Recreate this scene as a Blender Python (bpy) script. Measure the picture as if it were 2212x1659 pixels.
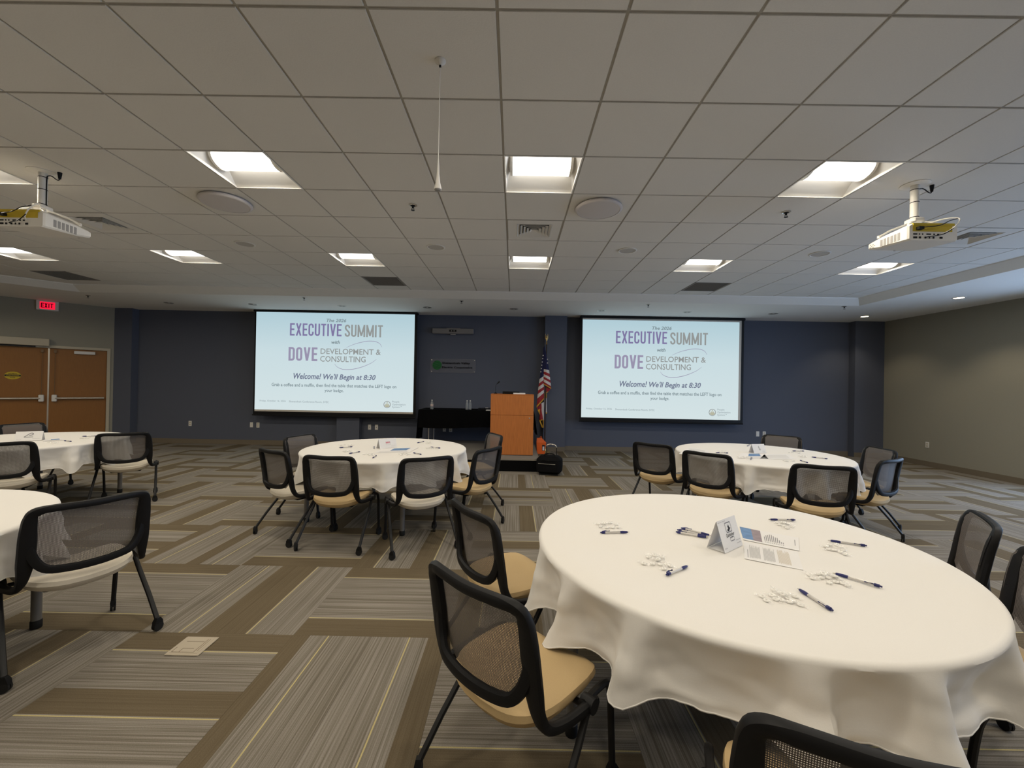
import bpy, math, random
from math import sin, cos, pi, radians, atan2, hypot
from mathutils import Vector, Matrix, noise

random.seed(7)
SC = bpy.context.scene
for o in list(bpy.data.objects):
    bpy.data.objects.remove(o, do_unlink=True)
COL = SC.collection

# ------------------------------------------------------------------ camera, world, exposure
FPX = 896.66
YAW, PITCH, ROLL = -0.0040643, 0.0041930, 0.0185238
CAM = Vector((0.0, 0.0, 1.50))
_f = Vector((sin(YAW) * cos(PITCH), cos(YAW) * cos(PITCH), sin(PITCH)))
_r = Vector((cos(YAW), -sin(YAW), 0))
_u = _r.cross(_f)
CR = _r * cos(ROLL) + _u * sin(ROLL)
CU = _u * cos(ROLL) - _r * sin(ROLL)
CF = _f
cd = bpy.data.cameras.new('camera')
cam = bpy.data.objects.new('camera', cd)
COL.objects.link(cam)
cd.sensor_width = 36.0
cd.sensor_fit = 'HORIZONTAL'
cd.lens = FPX / 2212 * 36.0
cd.clip_start = 0.05
cam.matrix_world = Matrix(((CR.x, CU.x, -CF.x, CAM.x), (CR.y, CU.y, -CF.y, CAM.y), (CR.z, CU.z, -CF.z, CAM.z), (0, 0, 0, 1)))
SC.camera = cam

W = bpy.data.worlds.new('world')
SC.world = W
W.use_nodes = True
W.node_tree.nodes['Background'].inputs[0].default_value = (0.50, 0.70, 1.0, 1)
W.node_tree.nodes['Background'].inputs[1].default_value = 9.0

SC.view_settings.view_transform = 'Standard'
SC.view_settings.look = 'None'
SC.view_settings.exposure = 0.0
SC.view_settings.gamma = 1.0
SC.view_settings.use_curve_mapping = False

LAMP_COL = (1.0, 0.89, 0.71)
LAMP_POWER = 17.0            # watts of each square ceiling light
LENS_GLOW = 5.0
SCREEN_GAIN = 1.0
SPOT_POWER = 24.0

# where a line of sight meets a plane of the room
def ray(u, v):
    return CR * ((u - 1106) / FPX) - CU * ((v - 829.5) / FPX) + CF
def onz(u, v, z):
    r = ray(u, v)
    return CAM + r * ((z - CAM.z) / r.z)
def ony(u, v, y):
    r = ray(u, v)
    return CAM + r * (y / r.y)
def onx(u, v, x):
    r = ray(u, v)
    return CAM + r * (x / r.x)
def pix(p):
    q = Vector(p) - CAM
    d = q.dot(CF)
    return (1106 + FPX * q.dot(CR) / d, 829.5 - FPX * q.dot(CU) / d, d)

# ------------------------------------------------------------------ materials
MATS = {}
def nt(name):
    m = bpy.data.materials.new(name)
    m.use_nodes = True
    MATS[name] = m
    return m, m.node_tree, m.node_tree.nodes['Principled BSDF']
def mat(name, col, rough=0.6, metal=0.0, spec=0.3, noise=0.0, scale=40.0, bump=0.0, stretch=(1, 1, 1), sheen=0.0, coords='Object'):
    m, t, b = nt(name)
    b.inputs['Roughness'].default_value = rough
    b.inputs['Metallic'].default_value = metal
    b.inputs['Specular IOR Level'].default_value = spec
    b.inputs['Sheen Weight'].default_value = sheen
    b.inputs['Base Color'].default_value = (*col, 1)
    if noise > 0 or bump > 0:
        tc = t.nodes.new('ShaderNodeTexCoord'); mp = t.nodes.new('ShaderNodeMapping')
        mp.inputs['Scale'].default_value = stretch
        nz = t.nodes.new('ShaderNodeTexNoise')
        nz.inputs['Scale'].default_value = scale
        nz.inputs['Detail'].default_value = 4
        t.links.new(tc.outputs[coords], mp.inputs[0]); t.links.new(mp.outputs[0], nz.inputs['Vector'])
        if noise > 0:
            mx = t.nodes.new('ShaderNodeMixRGB')
            mx.inputs[1].default_value = tuple(c * (1 - noise) for c in col) + (1,)
            mx.inputs[2].default_value = tuple(min(1, c * (1 + noise)) for c in col) + (1,)
            t.links.new(nz.outputs['Fac'], mx.inputs[0]); t.links.new(mx.outputs[0], b.inputs['Base Color'])
        if bump > 0:
            bp = t.nodes.new('ShaderNodeBump')
            bp.inputs['Strength'].default_value = bump
            bp.inputs['Distance'].default_value = 0.002
            t.links.new(nz.outputs['Fac'], bp.inputs['Height']); t.links.new(bp.outputs[0], b.inputs['Normal'])
    return m
def emit(name, col, strength):
    m, t, b = nt(name)
    b.inputs['Base Color'].default_value = (0, 0, 0, 1)
    b.inputs['Specular IOR Level'].default_value = 0
    b.inputs['Emission Color'].default_value = (*col, 1)
    b.inputs['Emission Strength'].default_value = strength
    return m
def lin(r, g, b):
    f = lambda c: (c / 255 / 12.92) if c <= 10 else (((c / 255) + 0.055) / 1.055) ** 2.4
    return (f(r), f(g), f(b))
def see_through(name, col, gloss, alpha, rough=0.05):
    m, t, b = nt(name)
    out = t.nodes['Material Output']
    tr = t.nodes.new('ShaderNodeBsdfTransparent'); tr.inputs[0].default_value = (*col, 1)
    b.inputs['Base Color'].default_value = (*gloss, 1)
    b.inputs['Roughness'].default_value = rough
    mx = t.nodes.new('ShaderNodeMixShader'); mx.inputs[0].default_value = alpha
    t.links.new(tr.outputs[0], mx.inputs[1]); t.links.new(b.outputs[0], mx.inputs[2]); t.links.new(mx.outputs[0], out.inputs[0])
    return m

M_tile = mat('ceiling tile', (0.68, 0.66, 0.625), 0.9, noise=0.05, scale=120, bump=0.25)
M_grid = mat('ceiling grid', (0.36, 0.34, 0.30), 0.6)  # darker than the tiles: shade of the recessed lines put into the colour
M_dark = mat('dark void', (0.02, 0.02, 0.02), 0.9)
M_soffit = mat('soffit paint', (0.80, 0.79, 0.76), 0.85, noise=0.02, scale=60)
M_navy = mat('navy wall paint', (0.098, 0.109, 0.145), 0.85, noise=0.05, scale=90, bump=0.1)
M_olive = mat('grey olive wall paint', (0.29, 0.275, 0.225), 0.85, noise=0.04, scale=90, bump=0.1)
M_base = mat('baseboard', (0.17, 0.14, 0.10), 0.6)
M_cloth = mat('white tablecloth', (0.80, 0.78, 0.75), 0.9, noise=0.03, scale=300, bump=0.08, sheen=0.1)
M_bronze = mat('bronze rod', (0.20, 0.13, 0.07), 0.5, metal=0.3)
M_black = mat('black plastic', (0.008, 0.008, 0.009), 0.5, spec=0.2)
M_blackmetal = mat('black metal', (0.013, 0.013, 0.014), 0.42, metal=0.2, spec=0.3)
M_rubber = mat('black rubber', (0.012, 0.012, 0.012), 0.7)
M_tan = mat('tan upholstery', (0.55, 0.40, 0.21), 0.75, noise=0.06, scale=250, bump=0.1)
M_cream = mat('cream upholstery', (0.66, 0.60, 0.50), 0.75, noise=0.05, scale=250, bump=0.1)
M_white = mat('white plastic', (0.72, 0.70, 0.66), 0.45)
M_white2 = mat('white lamp housing', (0.78, 0.76, 0.72), 0.5)
M_paper = mat('white paper', (0.80, 0.79, 0.79), 0.8)
M_grey = mat('grey plastic', (0.30, 0.29, 0.28), 0.55)
M_speaker = mat('grey speaker grille', (0.56, 0.53, 0.53), 0.7, noise=0.05, scale=400)
M_grille2 = mat('small speaker grille', (0.44, 0.42, 0.39), 0.7)
M_greytube = mat('grey metal tube', (0.22, 0.21, 0.20), 0.4, metal=0.4)
M_steel = mat('brushed steel', (0.58, 0.55, 0.50), 0.32, metal=0.85)
M_silver = mat('silver pen barrel', (0.62, 0.60, 0.58), 0.3, metal=0.3)
M_blue = mat('blue pen plastic', (0.022, 0.026, 0.13), 0.4)
M_gold = mat('gold', (0.75, 0.52, 0.20), 0.3, metal=0.85)
M_fringe = mat('gold fringe', (0.62, 0.33, 0.03), 0.8, noise=0.25, scale=300)
M_flagred = mat('flag red', (0.30, 0.022, 0.028), 0.75)
M_flagwhite = mat('flag white', (0.62, 0.58, 0.56), 0.75)
M_flagblue = mat('flag blue', (0.012, 0.014, 0.06), 0.75)
M_pole = mat('dark wood pole', (0.035, 0.018, 0.012), 0.4)
M_orange = mat('orange bag', (0.85, 0.14, 0.02), 0.5)
M_bagfab = mat('black nylon', (0.006, 0.006, 0.007), 0.8, spec=0.08, noise=0.2, scale=500)
M_blackcloth = mat('black table skirt', (0.004, 0.004, 0.0045), 0.95, spec=0.05)
M_door = mat('brown door veneer', (0.26, 0.112, 0.028), 0.45, noise=0.16, scale=14, stretch=(9, 9, 0.6))
M_wood = mat('cherry lectern veneer', (0.46, 0.155, 0.040), 0.45, noise=0.32, scale=9, stretch=(7, 7, 0.5))
M_doorframe = mat('beige door frame', (0.48, 0.43, 0.33), 0.5)
M_yellow = mat('yellow label', (0.55, 0.40, 0.03), 0.6)
M_ink = mat('dark ink', (0.03, 0.03, 0.035), 0.8)
M_greyink = mat('grey ink', (0.22, 0.22, 0.24), 0.8)
M_paleink = mat('pale ink', (0.48, 0.48, 0.48), 0.8)
M_paletan = mat('pale tan ink', (0.58, 0.52, 0.42), 0.8)
M_redink = mat('red ink', (0.55, 0.05, 0.10), 0.8)
M_photo = mat('blue cover photo', (0.14, 0.26, 0.48), 0.6, noise=0.4, scale=30)
M_photo2 = mat('blue brown cover photo', (0.30, 0.25, 0.28), 0.6, noise=0.35, scale=30)
M_signink = mat('black sign ink', (0.004, 0.004, 0.005), 0.9, spec=0.0)
M_green = mat('green emblem', (0.012, 0.12, 0.03), 0.6)
M_greenline = mat('dark green emblem line', (0.006, 0.05, 0.014), 0.6)
M_candy = mat('white mint candy', (0.92, 0.91, 0.88), 0.35)
M_wrap = see_through('clear wrapper film', (1.0, 1.0, 1.0), (0.97, 0.96, 0.94), 0.22, 0.12)
M_acrylic = see_through('clear acrylic', (0.93, 0.93, 0.95), (0.5, 0.5, 0.5), 0.10, 0.1)
M_water = see_through('clear bottle plastic', (0.85, 0.88, 0.9), (0.75, 0.78, 0.8), 0.22, 0.08)
M_glass = see_through('window glass', (0.95, 0.97, 1.0), (0.8, 0.8, 0.8), 0.06, 0.02)
M_floorbox = mat('beige floor box cover', (0.46, 0.40, 0.31), 0.55)
M_lamp = emit('troffer lens', (1.0, 0.95, 0.86), LENS_GLOW)
M_dlon = emit('lit downlight lens', (1.0, 0.85, 0.58), 9.0)
M_exit = emit('exit sign face', (1.0, 0.012, 0.05), 1.1)
M_exitletter = mat('exit sign letter', (0.10, 0.002, 0.008), 0.9, spec=0.0)
M_beigescreen = mat('bare screen fabric', (0.62, 0.58, 0.52), 0.8)

def carpet_material():
    m, t, b = nt('striped carpet')
    N = t.nodes; L = t.links
    b.inputs['Roughness'].default_value = 0.95
    b.inputs['Specular IOR Level'].default_value = 0.08
    at = N.new('ShaderNodeAttribute'); at.attribute_name = 'plank'
    uv = N.new('ShaderNodeUVMap')
    sp = N.new('ShaderNodeSeparateXYZ'); L.new(uv.outputs[0], sp.inputs[0])
    sc = N.new('ShaderNodeSeparateColor'); L.new(at.outputs['Color'], sc.inputs[0])
    def math_(op, a, b_=None):
        n = N.new('ShaderNodeMath'); n.operation = op
        for i, x in enumerate((a, b_)):
            if x is None: continue
            if isinstance(x, (int, float)): n.inputs[i].default_value = x
            else: L.new(x, n.inputs[i])
        return n.outputs[0]
    oi = N.new('ShaderNodeObjectInfo')
    seed = math_('ADD', math_('MULTIPLY', sc.outputs[0], 40.0), math_('MULTIPLY', oi.outputs['Random'], 3.0))
    def streak(fu, fv, detail):
        c = N.new('ShaderNodeCombineXYZ')
        L.new(math_('ADD', math_('MULTIPLY', sp.outputs[0], fu), seed), c.inputs[0])
        L.new(math_('MULTIPLY', sp.outputs[1], fv), c.inputs[1])
        L.new(seed, c.inputs[2])
        n = N.new('ShaderNodeTexNoise'); n.inputs['Scale'].default_value = 1.0; n.inputs['Detail'].default_value = detail
        L.new(c.outputs[0], n.inputs['Vector'])
        return n.outputs['Fac']
    fine = streak(70, 0.8, 2); broad = streak(13, 0.5, 2)
    mixn = math_('ADD', math_('MULTIPLY', fine, 0.78), math_('MULTIPLY', broad, 0.28))
    rp = N.new('ShaderNodeValToRGB')
    e = rp.color_ramp.elements
    e[0].position = 0.38; e[0].color = (0.150, 0.130, 0.102, 1)
    e[1].position = 0.68; e[1].color = (0.300, 0.275, 0.245, 1)
    k = e.new(0.52); k.color = (0.222, 0.200, 0.168, 1)
    L.new(mixn, rp.inputs[0])
    dk = N.new('ShaderNodeValToRGB')
    e = dk.color_ramp.elements
    e[0].position = 0.3; e[0].color = (0.125, 0.098, 0.062, 1)
    e[1].position = 0.7; e[1].color = (0.160, 0.128, 0.084, 1)
    L.new(fine, dk.inputs[0])
    wob = math_('MULTIPLY', math_('SUBTRACT', streak(3, 6, 2), 0.5), 0.004)
    u = math_('ADD', sp.outputs[0], wob)
    isd = math_('LESS_THAN', u, sc.outputs[1])
    m1 = N.new('ShaderNodeMixRGB'); L.new(isd, m1.inputs[0]); L.new(rp.outputs[0], m1.inputs[1]); L.new(dk.outputs[0], m1.inputs[2])
    yl = math_('LESS_THAN', math_('ABSOLUTE', math_('SUBTRACT', u, sc.outputs[2])), 0.0075)
    m2 = N.new('ShaderNodeMixRGB'); L.new(yl, m2.inputs[0]); L.new(m1.outputs[0], m2.inputs[1]); m2.inputs[2].default_value = (0.52, 0.44, 0.22, 1)
    pn = N.new('ShaderNodeTexNoise'); pn.inputs['Scale'].default_value = 260
    tc = N.new('ShaderNodeTexCoord'); L.new(tc.outputs['Object'], pn.inputs['Vector'])
    m3 = N.new('ShaderNodeMixRGB'); m3.blend_type = 'MULTIPLY'; m3.inputs[0].default_value = 0.35
    L.new(m2.outputs[0], m3.inputs[1])
    pr = N.new('ShaderNodeValToRGB'); pr.color_ramp.elements[0].position = 0.3; pr.color_ramp.elements[0].color = (0.55, 0.55, 0.55, 1); pr.color_ramp.elements[1].position = 0.65; pr.color_ramp.elements[1].color = (1.2, 1.2, 1.2, 1)
    L.new(pn.outputs['Fac'], pr.inputs[0]); L.new(pr.outputs[0], m3.inputs[2])
    L.new(m3.outputs[0], b.inputs['Base Color'])
    bp = N.new('ShaderNodeBump'); bp.inputs['Strength'].default_value = 0.25; bp.inputs['Distance'].default_value = 0.003
    L.new(pn.outputs['Fac'], bp.inputs['Height']); L.new(bp.outputs[0], b.inputs['Normal'])
    return m
M_carpet = carpet_material()

def weave_material():
    m, t, b = nt('black chair mesh')
    N = t.nodes; L = t.links
    b.inputs['Base Color'].default_value = (0.135, 0.120, 0.112, 1)
    b.inputs['Roughness'].default_value = 0.6
    tc = N.new('ShaderNodeTexCoord'); sp = N.new('ShaderNodeSeparateXYZ'); L.new(tc.outputs['Object'], sp.inputs[0])
    def math_(op, a, b_=None):
        n = N.new('ShaderNodeMath'); n.operation = op
        for i, x in enumerate((a, b_)):
            if x is None: continue
            if isinstance(x, (int, float)): n.inputs[i].default_value = x
            else: L.new(x, n.inputs[i])
        return n.outputs[0]
    fx = math_('FRACT', math_('MULTIPLY', sp.outputs[0], 220.0))
    fz = math_('FRACT', math_('MULTIPLY', sp.outputs[2], 190.0))
    hole = math_('MULTIPLY', math_('GREATER_THAN', fx, 0.52), math_('GREATER_THAN', fz, 0.61))
    tr = N.new('ShaderNodeBsdfTransparent')
    mx = N.new('ShaderNodeMixShader')
    L.new(hole, mx.inputs[0]); L.new(b.outputs[0], mx.inputs[1]); L.new(tr.outputs[0], mx.inputs[2])
    L.new(mx.outputs[0], N['Material Output'].inputs[0])
    return m
M_weave = weave_material()

def slide_material():
    m, t, b = nt('projected slide')
    N = t.nodes; L = t.links
    b.inputs['Base Color'].default_value = (0, 0, 0, 1); b.inputs['Specular IOR Level'].default_value = 0
    uv = N.new('ShaderNodeUVMap'); sp = N.new('ShaderNodeSeparateXYZ'); L.new(uv.outputs[0], sp.inputs[0])
    r = N.new('ShaderNodeValToRGB')
    e = r.color_ramp.elements
    e[0].position = 0.0; e[0].color = (*lin(212, 226, 228), 1)
    e[1].position = 1.0; e[1].color = (*lin(176, 204, 214), 1)
    k = e.new(0.6); k.color = (*lin(201, 220, 225), 1)
    L.new(sp.outputs[1], r.inputs[0]); L.new(r.outputs[0], b.inputs['Emission Color'])
    b.inputs['Emission Strength'].default_value = SCREEN_GAIN
    return m
M_slide = slide_material()
E_purple = emit('slide purple', lin(126, 118, 160), SCREEN_GAIN)
E_purple2 = emit('slide light purple', lin(152, 146, 172), SCREEN_GAIN)
E_grey = emit('slide grey', lin(146, 150, 149), SCREEN_GAIN)
E_grey2 = emit('slide mid grey', lin(122, 138, 144), SCREEN_GAIN)
E_pale = emit('slide pale grey', lin(150, 163, 168), SCREEN_GAIN)
E_slate = emit('slide slate', lin(112, 120, 142), SCREEN_GAIN)
E_tan = emit('slide tan', lin(178, 176, 152), SCREEN_GAIN)

# ------------------------------------------------------------------ mesh builder
class MB:
    def __init__(s): s.v = []; s.f = []; s.m = []; s.k = 0
    def mi(s, k): s.k = k; return s
    def add(s, vs, fs):
        n = len(s.v); s.v += [tuple(x) for x in vs]
        for f in fs: s.f.append(tuple(i + n for i in f)); s.m.append(s.k)
        return s
    def box(s, a, b, T=None):
        x0, y0, z0 = a; x1, y1, z1 = b
        vs = [Vector((x, y, z)) for z in (z0, z1) for (x, y) in ((x0, y0), (x1, y0), (x1, y1), (x0, y1))]
        if T is not None: vs = [T @ v for v in vs]
        return s.add(vs, [(3, 2, 1, 0), (4, 5, 6, 7), (0, 1, 5, 4), (1, 2, 6, 5), (2, 3, 7, 6), (3, 0, 4, 7)])
    def cbox(s, a, b, c=0.004, T=None):
        # box with chamfered vertical and horizontal edges
        x0, y0, z0 = a; x1, y1, z1 = b
        rings = []
        for z, i in ((z0, c), (z0 + c, 0), (z1 - c, 0), (z1, c)):
            X0, X1, Y0, Y1 = x0 + i, x1 - i, y0 + i, y1 - i
            rings.append([Vector(p) for p in ((X0 + c, Y0, z), (X1 - c, Y0, z), (X1, Y0 + c, z), (X1, Y1 - c, z), (X1 - c, Y1, z), (X0 + c, Y1, z), (X0, Y1 - c, z), (X0, Y0 + c, z))])
        return s.loft(rings, T=T)
    def loft(s, rings, caps=True, T=None, closed=True):
        n = len(rings[0]); vs = [Vector(p) for r in rings for p in r]
        if T is not None: vs = [T @ v for v in vs]
        fs = []
        for i in range(len(rings) - 1):
            for j in range(n if closed else n - 1):
                k = (j + 1) % n
                fs.append((i * n + j, i * n + k, (i + 1) * n + k, (i + 1) * n + j))
        if caps:
            fs.append(tuple(range(n - 1, -1, -1)))
            o = (len(rings) - 1) * n
            fs.append(tuple(range(o, o + n)))
        return s.add(vs, fs)
    def lathe(s, prof, n=16, T=None, caps=True):
        rings = [[(r * cos(2 * pi * j / n), r * sin(2 * pi * j / n), z) for j in range(n)] for r, z in prof]
        return s.loft(rings, caps=caps, T=T)
    def cyl(s, p, q, r, n=12, r2=None):
        p = Vector(p); q = Vector(q); d = (q - p)
        T = Matrix.Translation(p) @ d.to_track_quat('Z', 'Y').to_matrix().to_4x4()
        return s.lathe([(r, 0), (r if r2 is None else r2, d.length)], n, T)
    def sweep(s, pts, a, b=None, n=8, side=(1, 0, 0), closed=False, power=1.0):
        # oval section: a along 'side', b across; a, b numbers or per-point lists
        P = [Vector(p) for p in pts]; N = len(P)
        A = a if isinstance(a, (list, tuple)) else [a] * N
        B = A if b is None else (b if isinstance(b, (list, tuple)) else [b] * N)
        rings = []
        for i in range(N):
            if closed: t = P[(i + 1) % N] - P[i - 1]
            else: t = P[min(i + 1, N - 1)] - P[max(i - 1, 0)]
            t.normalize()
            sd = Vector(side[i]) if isinstance(side[0], (tuple, list, Vector)) else Vector(side)
            sd = sd - t * sd.dot(t)
            if sd.length < 1e-4: sd = t.orthogonal()
            sd.normalize(); up = t.cross(sd)
            ring = []
            for j in range(n):
                c, q = cos(2 * pi * j / n), sin(2 * pi * j / n)
                c = math.copysign(abs(c) ** power, c); q = math.copysign(abs(q) ** power, q)
                ring.append(P[i] + sd * (A[i] * c) + up * (B[i] * q))
            rings.append(ring)
        if closed: rings.append(rings[0]); return s.loft(rings, caps=False)
        return s.loft(rings)
    def prism(s, poly, z0, z1, T=None):
        return s.loft([[(x, y, z0) for x, y in poly], [(x, y, z1) for x, y in poly]], T=T)
    def grid(s, fn, nu, nv, wrap=False):
        vs = [fn(i / nu, j / nv) for j in range(nv + 1) for i in range(nu + (0 if wrap else 1))]
        w = nu if wrap else nu + 1
        fs = []
        for j in range(nv):
            for i in range(nu):
                k = (i + 1) % w
                fs.append((j * w + i, j * w + k, (j + 1) * w + k, (j + 1) * w + i))
        return s.add(vs, fs)
    def mesh(s, name, mats, smooth=False):
        me = bpy.data.meshes.new(name)
        me.from_pydata(s.v, [], s.f)
        for m in (mats if isinstance(mats, (list, tuple)) else [mats]): me.materials.append(m)
        me.polygons.foreach_set('material_index', s.m)
        if smooth:
            me.polygons.foreach_set('use_smooth', [True] * len(me.polygons))
            try: me.set_sharp_from_angle(angle=radians(42))
            except Exception: pass
        me.update()
        return me
    def build(s, name, mats, parent=None, loc=(0, 0, 0), smooth=False, rz=0.0):
        return put(name, s.mesh(name, mats, smooth), parent, loc, rz)

def put(name, me, parent=None, loc=(0, 0, 0), rz=0.0):
    o = bpy.data.objects.new(name, me)
    COL.objects.link(o); o.location = loc
    if rz: o.rotation_euler = (0, 0, rz)
    if parent is not None: o.parent = parent
    return o
def tag(o, label, cat, group=None, kind=None):
    o['label'] = label; o['category'] = cat
    if group: o['group'] = group
    if kind: o['kind'] = kind
    return o
def struct(o, label=None):
    o['kind'] = 'structure'
    if label: o['label'] = label
    return o
def thing(name, label, cat, loc=(0, 0, 0), rz=0.0, group=None, rot=None):
    o = put(name, None, None, loc, rz)
    o.empty_display_size = 0.1
    if rot is not None: o.rotation_euler = rot
    return tag(o, label, cat, group)
def copy_thing(root, loc, rz, label, group=None, swap=None, rot=None):
    def rec(o, par):
        c = o.copy(); COL.objects.link(c)
        if par is not None: c.parent = par
        for ch in o.children: rec(ch, c)
        return c
    r = rec(root, None)
    r.location = loc; r.rotation_euler = rot if rot is not None else (0, 0, rz)
    r['label'] = label
    if group: r['group'] = group
    return r
def spline(ctrl, n=6):
    P = [Vector(p) for p in ctrl]; out = []
    for i in range(len(P) - 1):
        p0 = P[max(i - 1, 0)]; p1 = P[i]; p2 = P[i + 1]; p3 = P[min(i + 2, len(P) - 1)]
        for k in range(n):
            t = k / n
            out.append(0.5 * ((2 * p1) + (p2 - p0) * t + (2 * p0 - 5 * p1 + 4 * p2 - p3) * t * t + (3 * p1 - p0 - 3 * p2 + p3) * t ** 3))
    out.append(P[-1])
    return out
_TXT = {}
def text_mesh(txt, bold=0.0, shear=0.0):
    key = (txt, bold, shear)
    if key not in _TXT:
        cu = bpy.data.curves.new('txt', 'FONT'); cu.body = txt; cu.offset = bold; cu.shear = shear; cu.resolution_u = 2
        ob = bpy.data.objects.new('txt', cu); COL.objects.link(ob)
        dg = bpy.context.evaluated_depsgraph_get()
        me = ob.evaluated_get(dg).to_mesh()
        vs = [tuple(v.co) for v in me.vertices]; fs = [tuple(p.vertices) for p in me.polygons]
        ob.evaluated_get(dg).to_mesh_clear()
        bpy.data.objects.remove(ob, do_unlink=True); bpy.data.curves.remove(cu)
        xs = [v[0] for v in vs]; ys = [v[1] for v in vs]
        _TXT[key] = (vs, fs, min(xs), max(xs), min(ys), max(ys))
    return _TXT[key]
def text_into(mb, txt, x0, x1, y0, y1, P, bold=0.0, shear=0.0, fit=True):
    """lettering fitted to the rectangle x0..x1, y0..y1 of the frame P(x, y) -> point"""
    vs, fs, a0, a1, b0, b1 = text_mesh(txt, bold, shear)
    sx = (x1 - x0) / (a1 - a0); sy = (y1 - y0) / (b1 - b0)
    return mb.add([P(x0 + (x - a0) * sx, y0 + (y - b0) * sy) for x, y, _ in vs], fs)

# ------------------------------------------------------------------ room measures
ZC, ZS = 3.247, 3.14            # tile ceiling, soffit
YB = 9.80                       # back wall
YCOL = 9.62                     # column faces
XR, XL, YF = 8.55, -12.4, -4.4
TILE = 0.6096
GX0, GY0 = -0.1098, 1.9227      # a crossing of the ceiling grid
xc = ony(245, 800, YCOL).x      # where the slanted door wall meets the corner column
DG = Vector((-1, -1, 0)).normalized()          # along the slanted wall, away from the back wall
DN = Vector((1, -1, 0)).normalized()           # its normal, into the room
DP = Vector((xc, YCOL, 0))
def ondiag(u, v, out=0.0):
    r = ray(u, v)
    return CAM + r * ((DP + DN * out - CAM).dot(DN) / r.dot(DN))
YD = DP.y - (DP.x - XL)         # y where the slanted wall meets the left wall
DLEN = (DP.x - XL) * math.sqrt(2)
TD = Matrix(((DG.x, DN.x, 0, DP.x), (DG.y, DN.y, 0, DP.y), (0, 0, 1, 0), (0, 0, 0, 1)))   # local: s along the wall, out, z
def diag_s(u, v): return (ondiag(u, v) - DP).dot(DG)

# ------------------------------------------------------------------ walls
struct(MB().box((DP.x - 0.3, YB, 0), (XR + 0.2, YB + 0.15, ZS + 0.02)).build('wall_back', M_navy))
wr = MB()
WIN = [(4.3, 6.45, 0.12, 2.45), (0.8, 2.95, 0.12, 2.45)]
ys = [YF - 0.2, 0.8, 2.95, 4.3, 6.45, YB + 0.15]
wr.box((XR, ys[0], 0), (XR + 0.15, ys[1], ZS + 0.02)); wr.box((XR, ys[2], 0), (XR + 0.15, ys[3], ZS + 0.02)); wr.box((XR, ys[4], 0), (XR + 0.15, ys[5], ZS + 0.02))
for (y0, y1, z0, z1) in WIN:
    wr.box((XR, y0, 0), (XR + 0.15, y1, z0)); wr.box((XR, y0, z1), (XR + 0.15, y1, ZS + 0.02))
struct(wr.build('wall_right', M_olive))
struct(MB().box((XL - 0.15, YF - 0.2, 0), (XL, YD + 0.06, ZS + 0.02)).build('wall_left', M_olive))
struct(MB().box((XL - 0.15, YF - 0.15, 0), (XR + 0.15, YF, ZS + 0.02)).build('wall_rear', M_olive))
# slanted wall with its double door opening
s_in = diag_s(229.5, 850)
s_mid = diag_s(103.5, 850)
leaf = s_mid - s_in
s_in2 = s_mid + leaf
ZD = 2.13
wd = MB()
wd.box((-0.02, -0.15, 0), (s_in - 0.05, 0, ZS + 0.02), TD).box((s_in2 + 0.05, -0.15, 0), (DLEN + 0.05, 0, ZS + 0.02), TD).box((s_in - 0.05, -0.15, ZD + 0.05), (s_in2 + 0.05, 0, ZS + 0.02), TD)
struct(wd.build('wall_diagonal', M_olive))
# columns
xa = ony(282.5, 820, YCOL).x
struct(MB().box((DP.x - 0.02, YCOL, 0), (xa, YB, ZS + 0.01)).build('trim_1', M_navy), 'navy corner column beside the wooden double door')
struct(MB().box((ony(727, 920, YCOL).x, YCOL, 0), (ony(776, 920, YCOL).x, YB, ZS + 0.01)).build('trim_2', M_navy), 'navy column behind the screen with the bare strip at its bottom')
struct(MB().box((ony(1176, 800, YCOL).x, YCOL, 0), (ony(1223, 800, YCOL).x, YB, ZS + 0.01)).build('trim_3', M_navy), 'navy column behind the flag')
struct(MB().box((ony(1847, 800, YCOL).x, YCOL, 0), (XR, YB, ZS + 0.01)).build('trim_4', M_navy), 'navy column in the corner by the olive wall')
# baseboards
bb = MB().box((xa, YB - 0.012, 0), (XR, YB, 0.105))
for a, b in ((DP.x, xa), (ony(727, 920, YCOL).x, ony(776, 920, YCOL).x), (ony(1176, 800, YCOL).x, ony(1223, 800, YCOL).x), (ony(1847, 800, YCOL).x, XR)):
    bb.box((a, YCOL - 0.012, 0), (b, YCOL, 0.105))
struct(bb.build('baseboard_back', M_base))
br = MB()
br.box((XR - 0.012, ys[0], 0), (XR, YCOL - 0.012, 0.105))
struct(br.build('baseboard_right', M_base))
struct(MB().box((0.0, 0, 0), (s_in - 0.06, 0.012, 0.105), TD).box((s_in2 + 0.06, 0, 0), (DLEN, 0.012, 0.105), TD).build('baseboard_diagonal', M_base))
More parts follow.
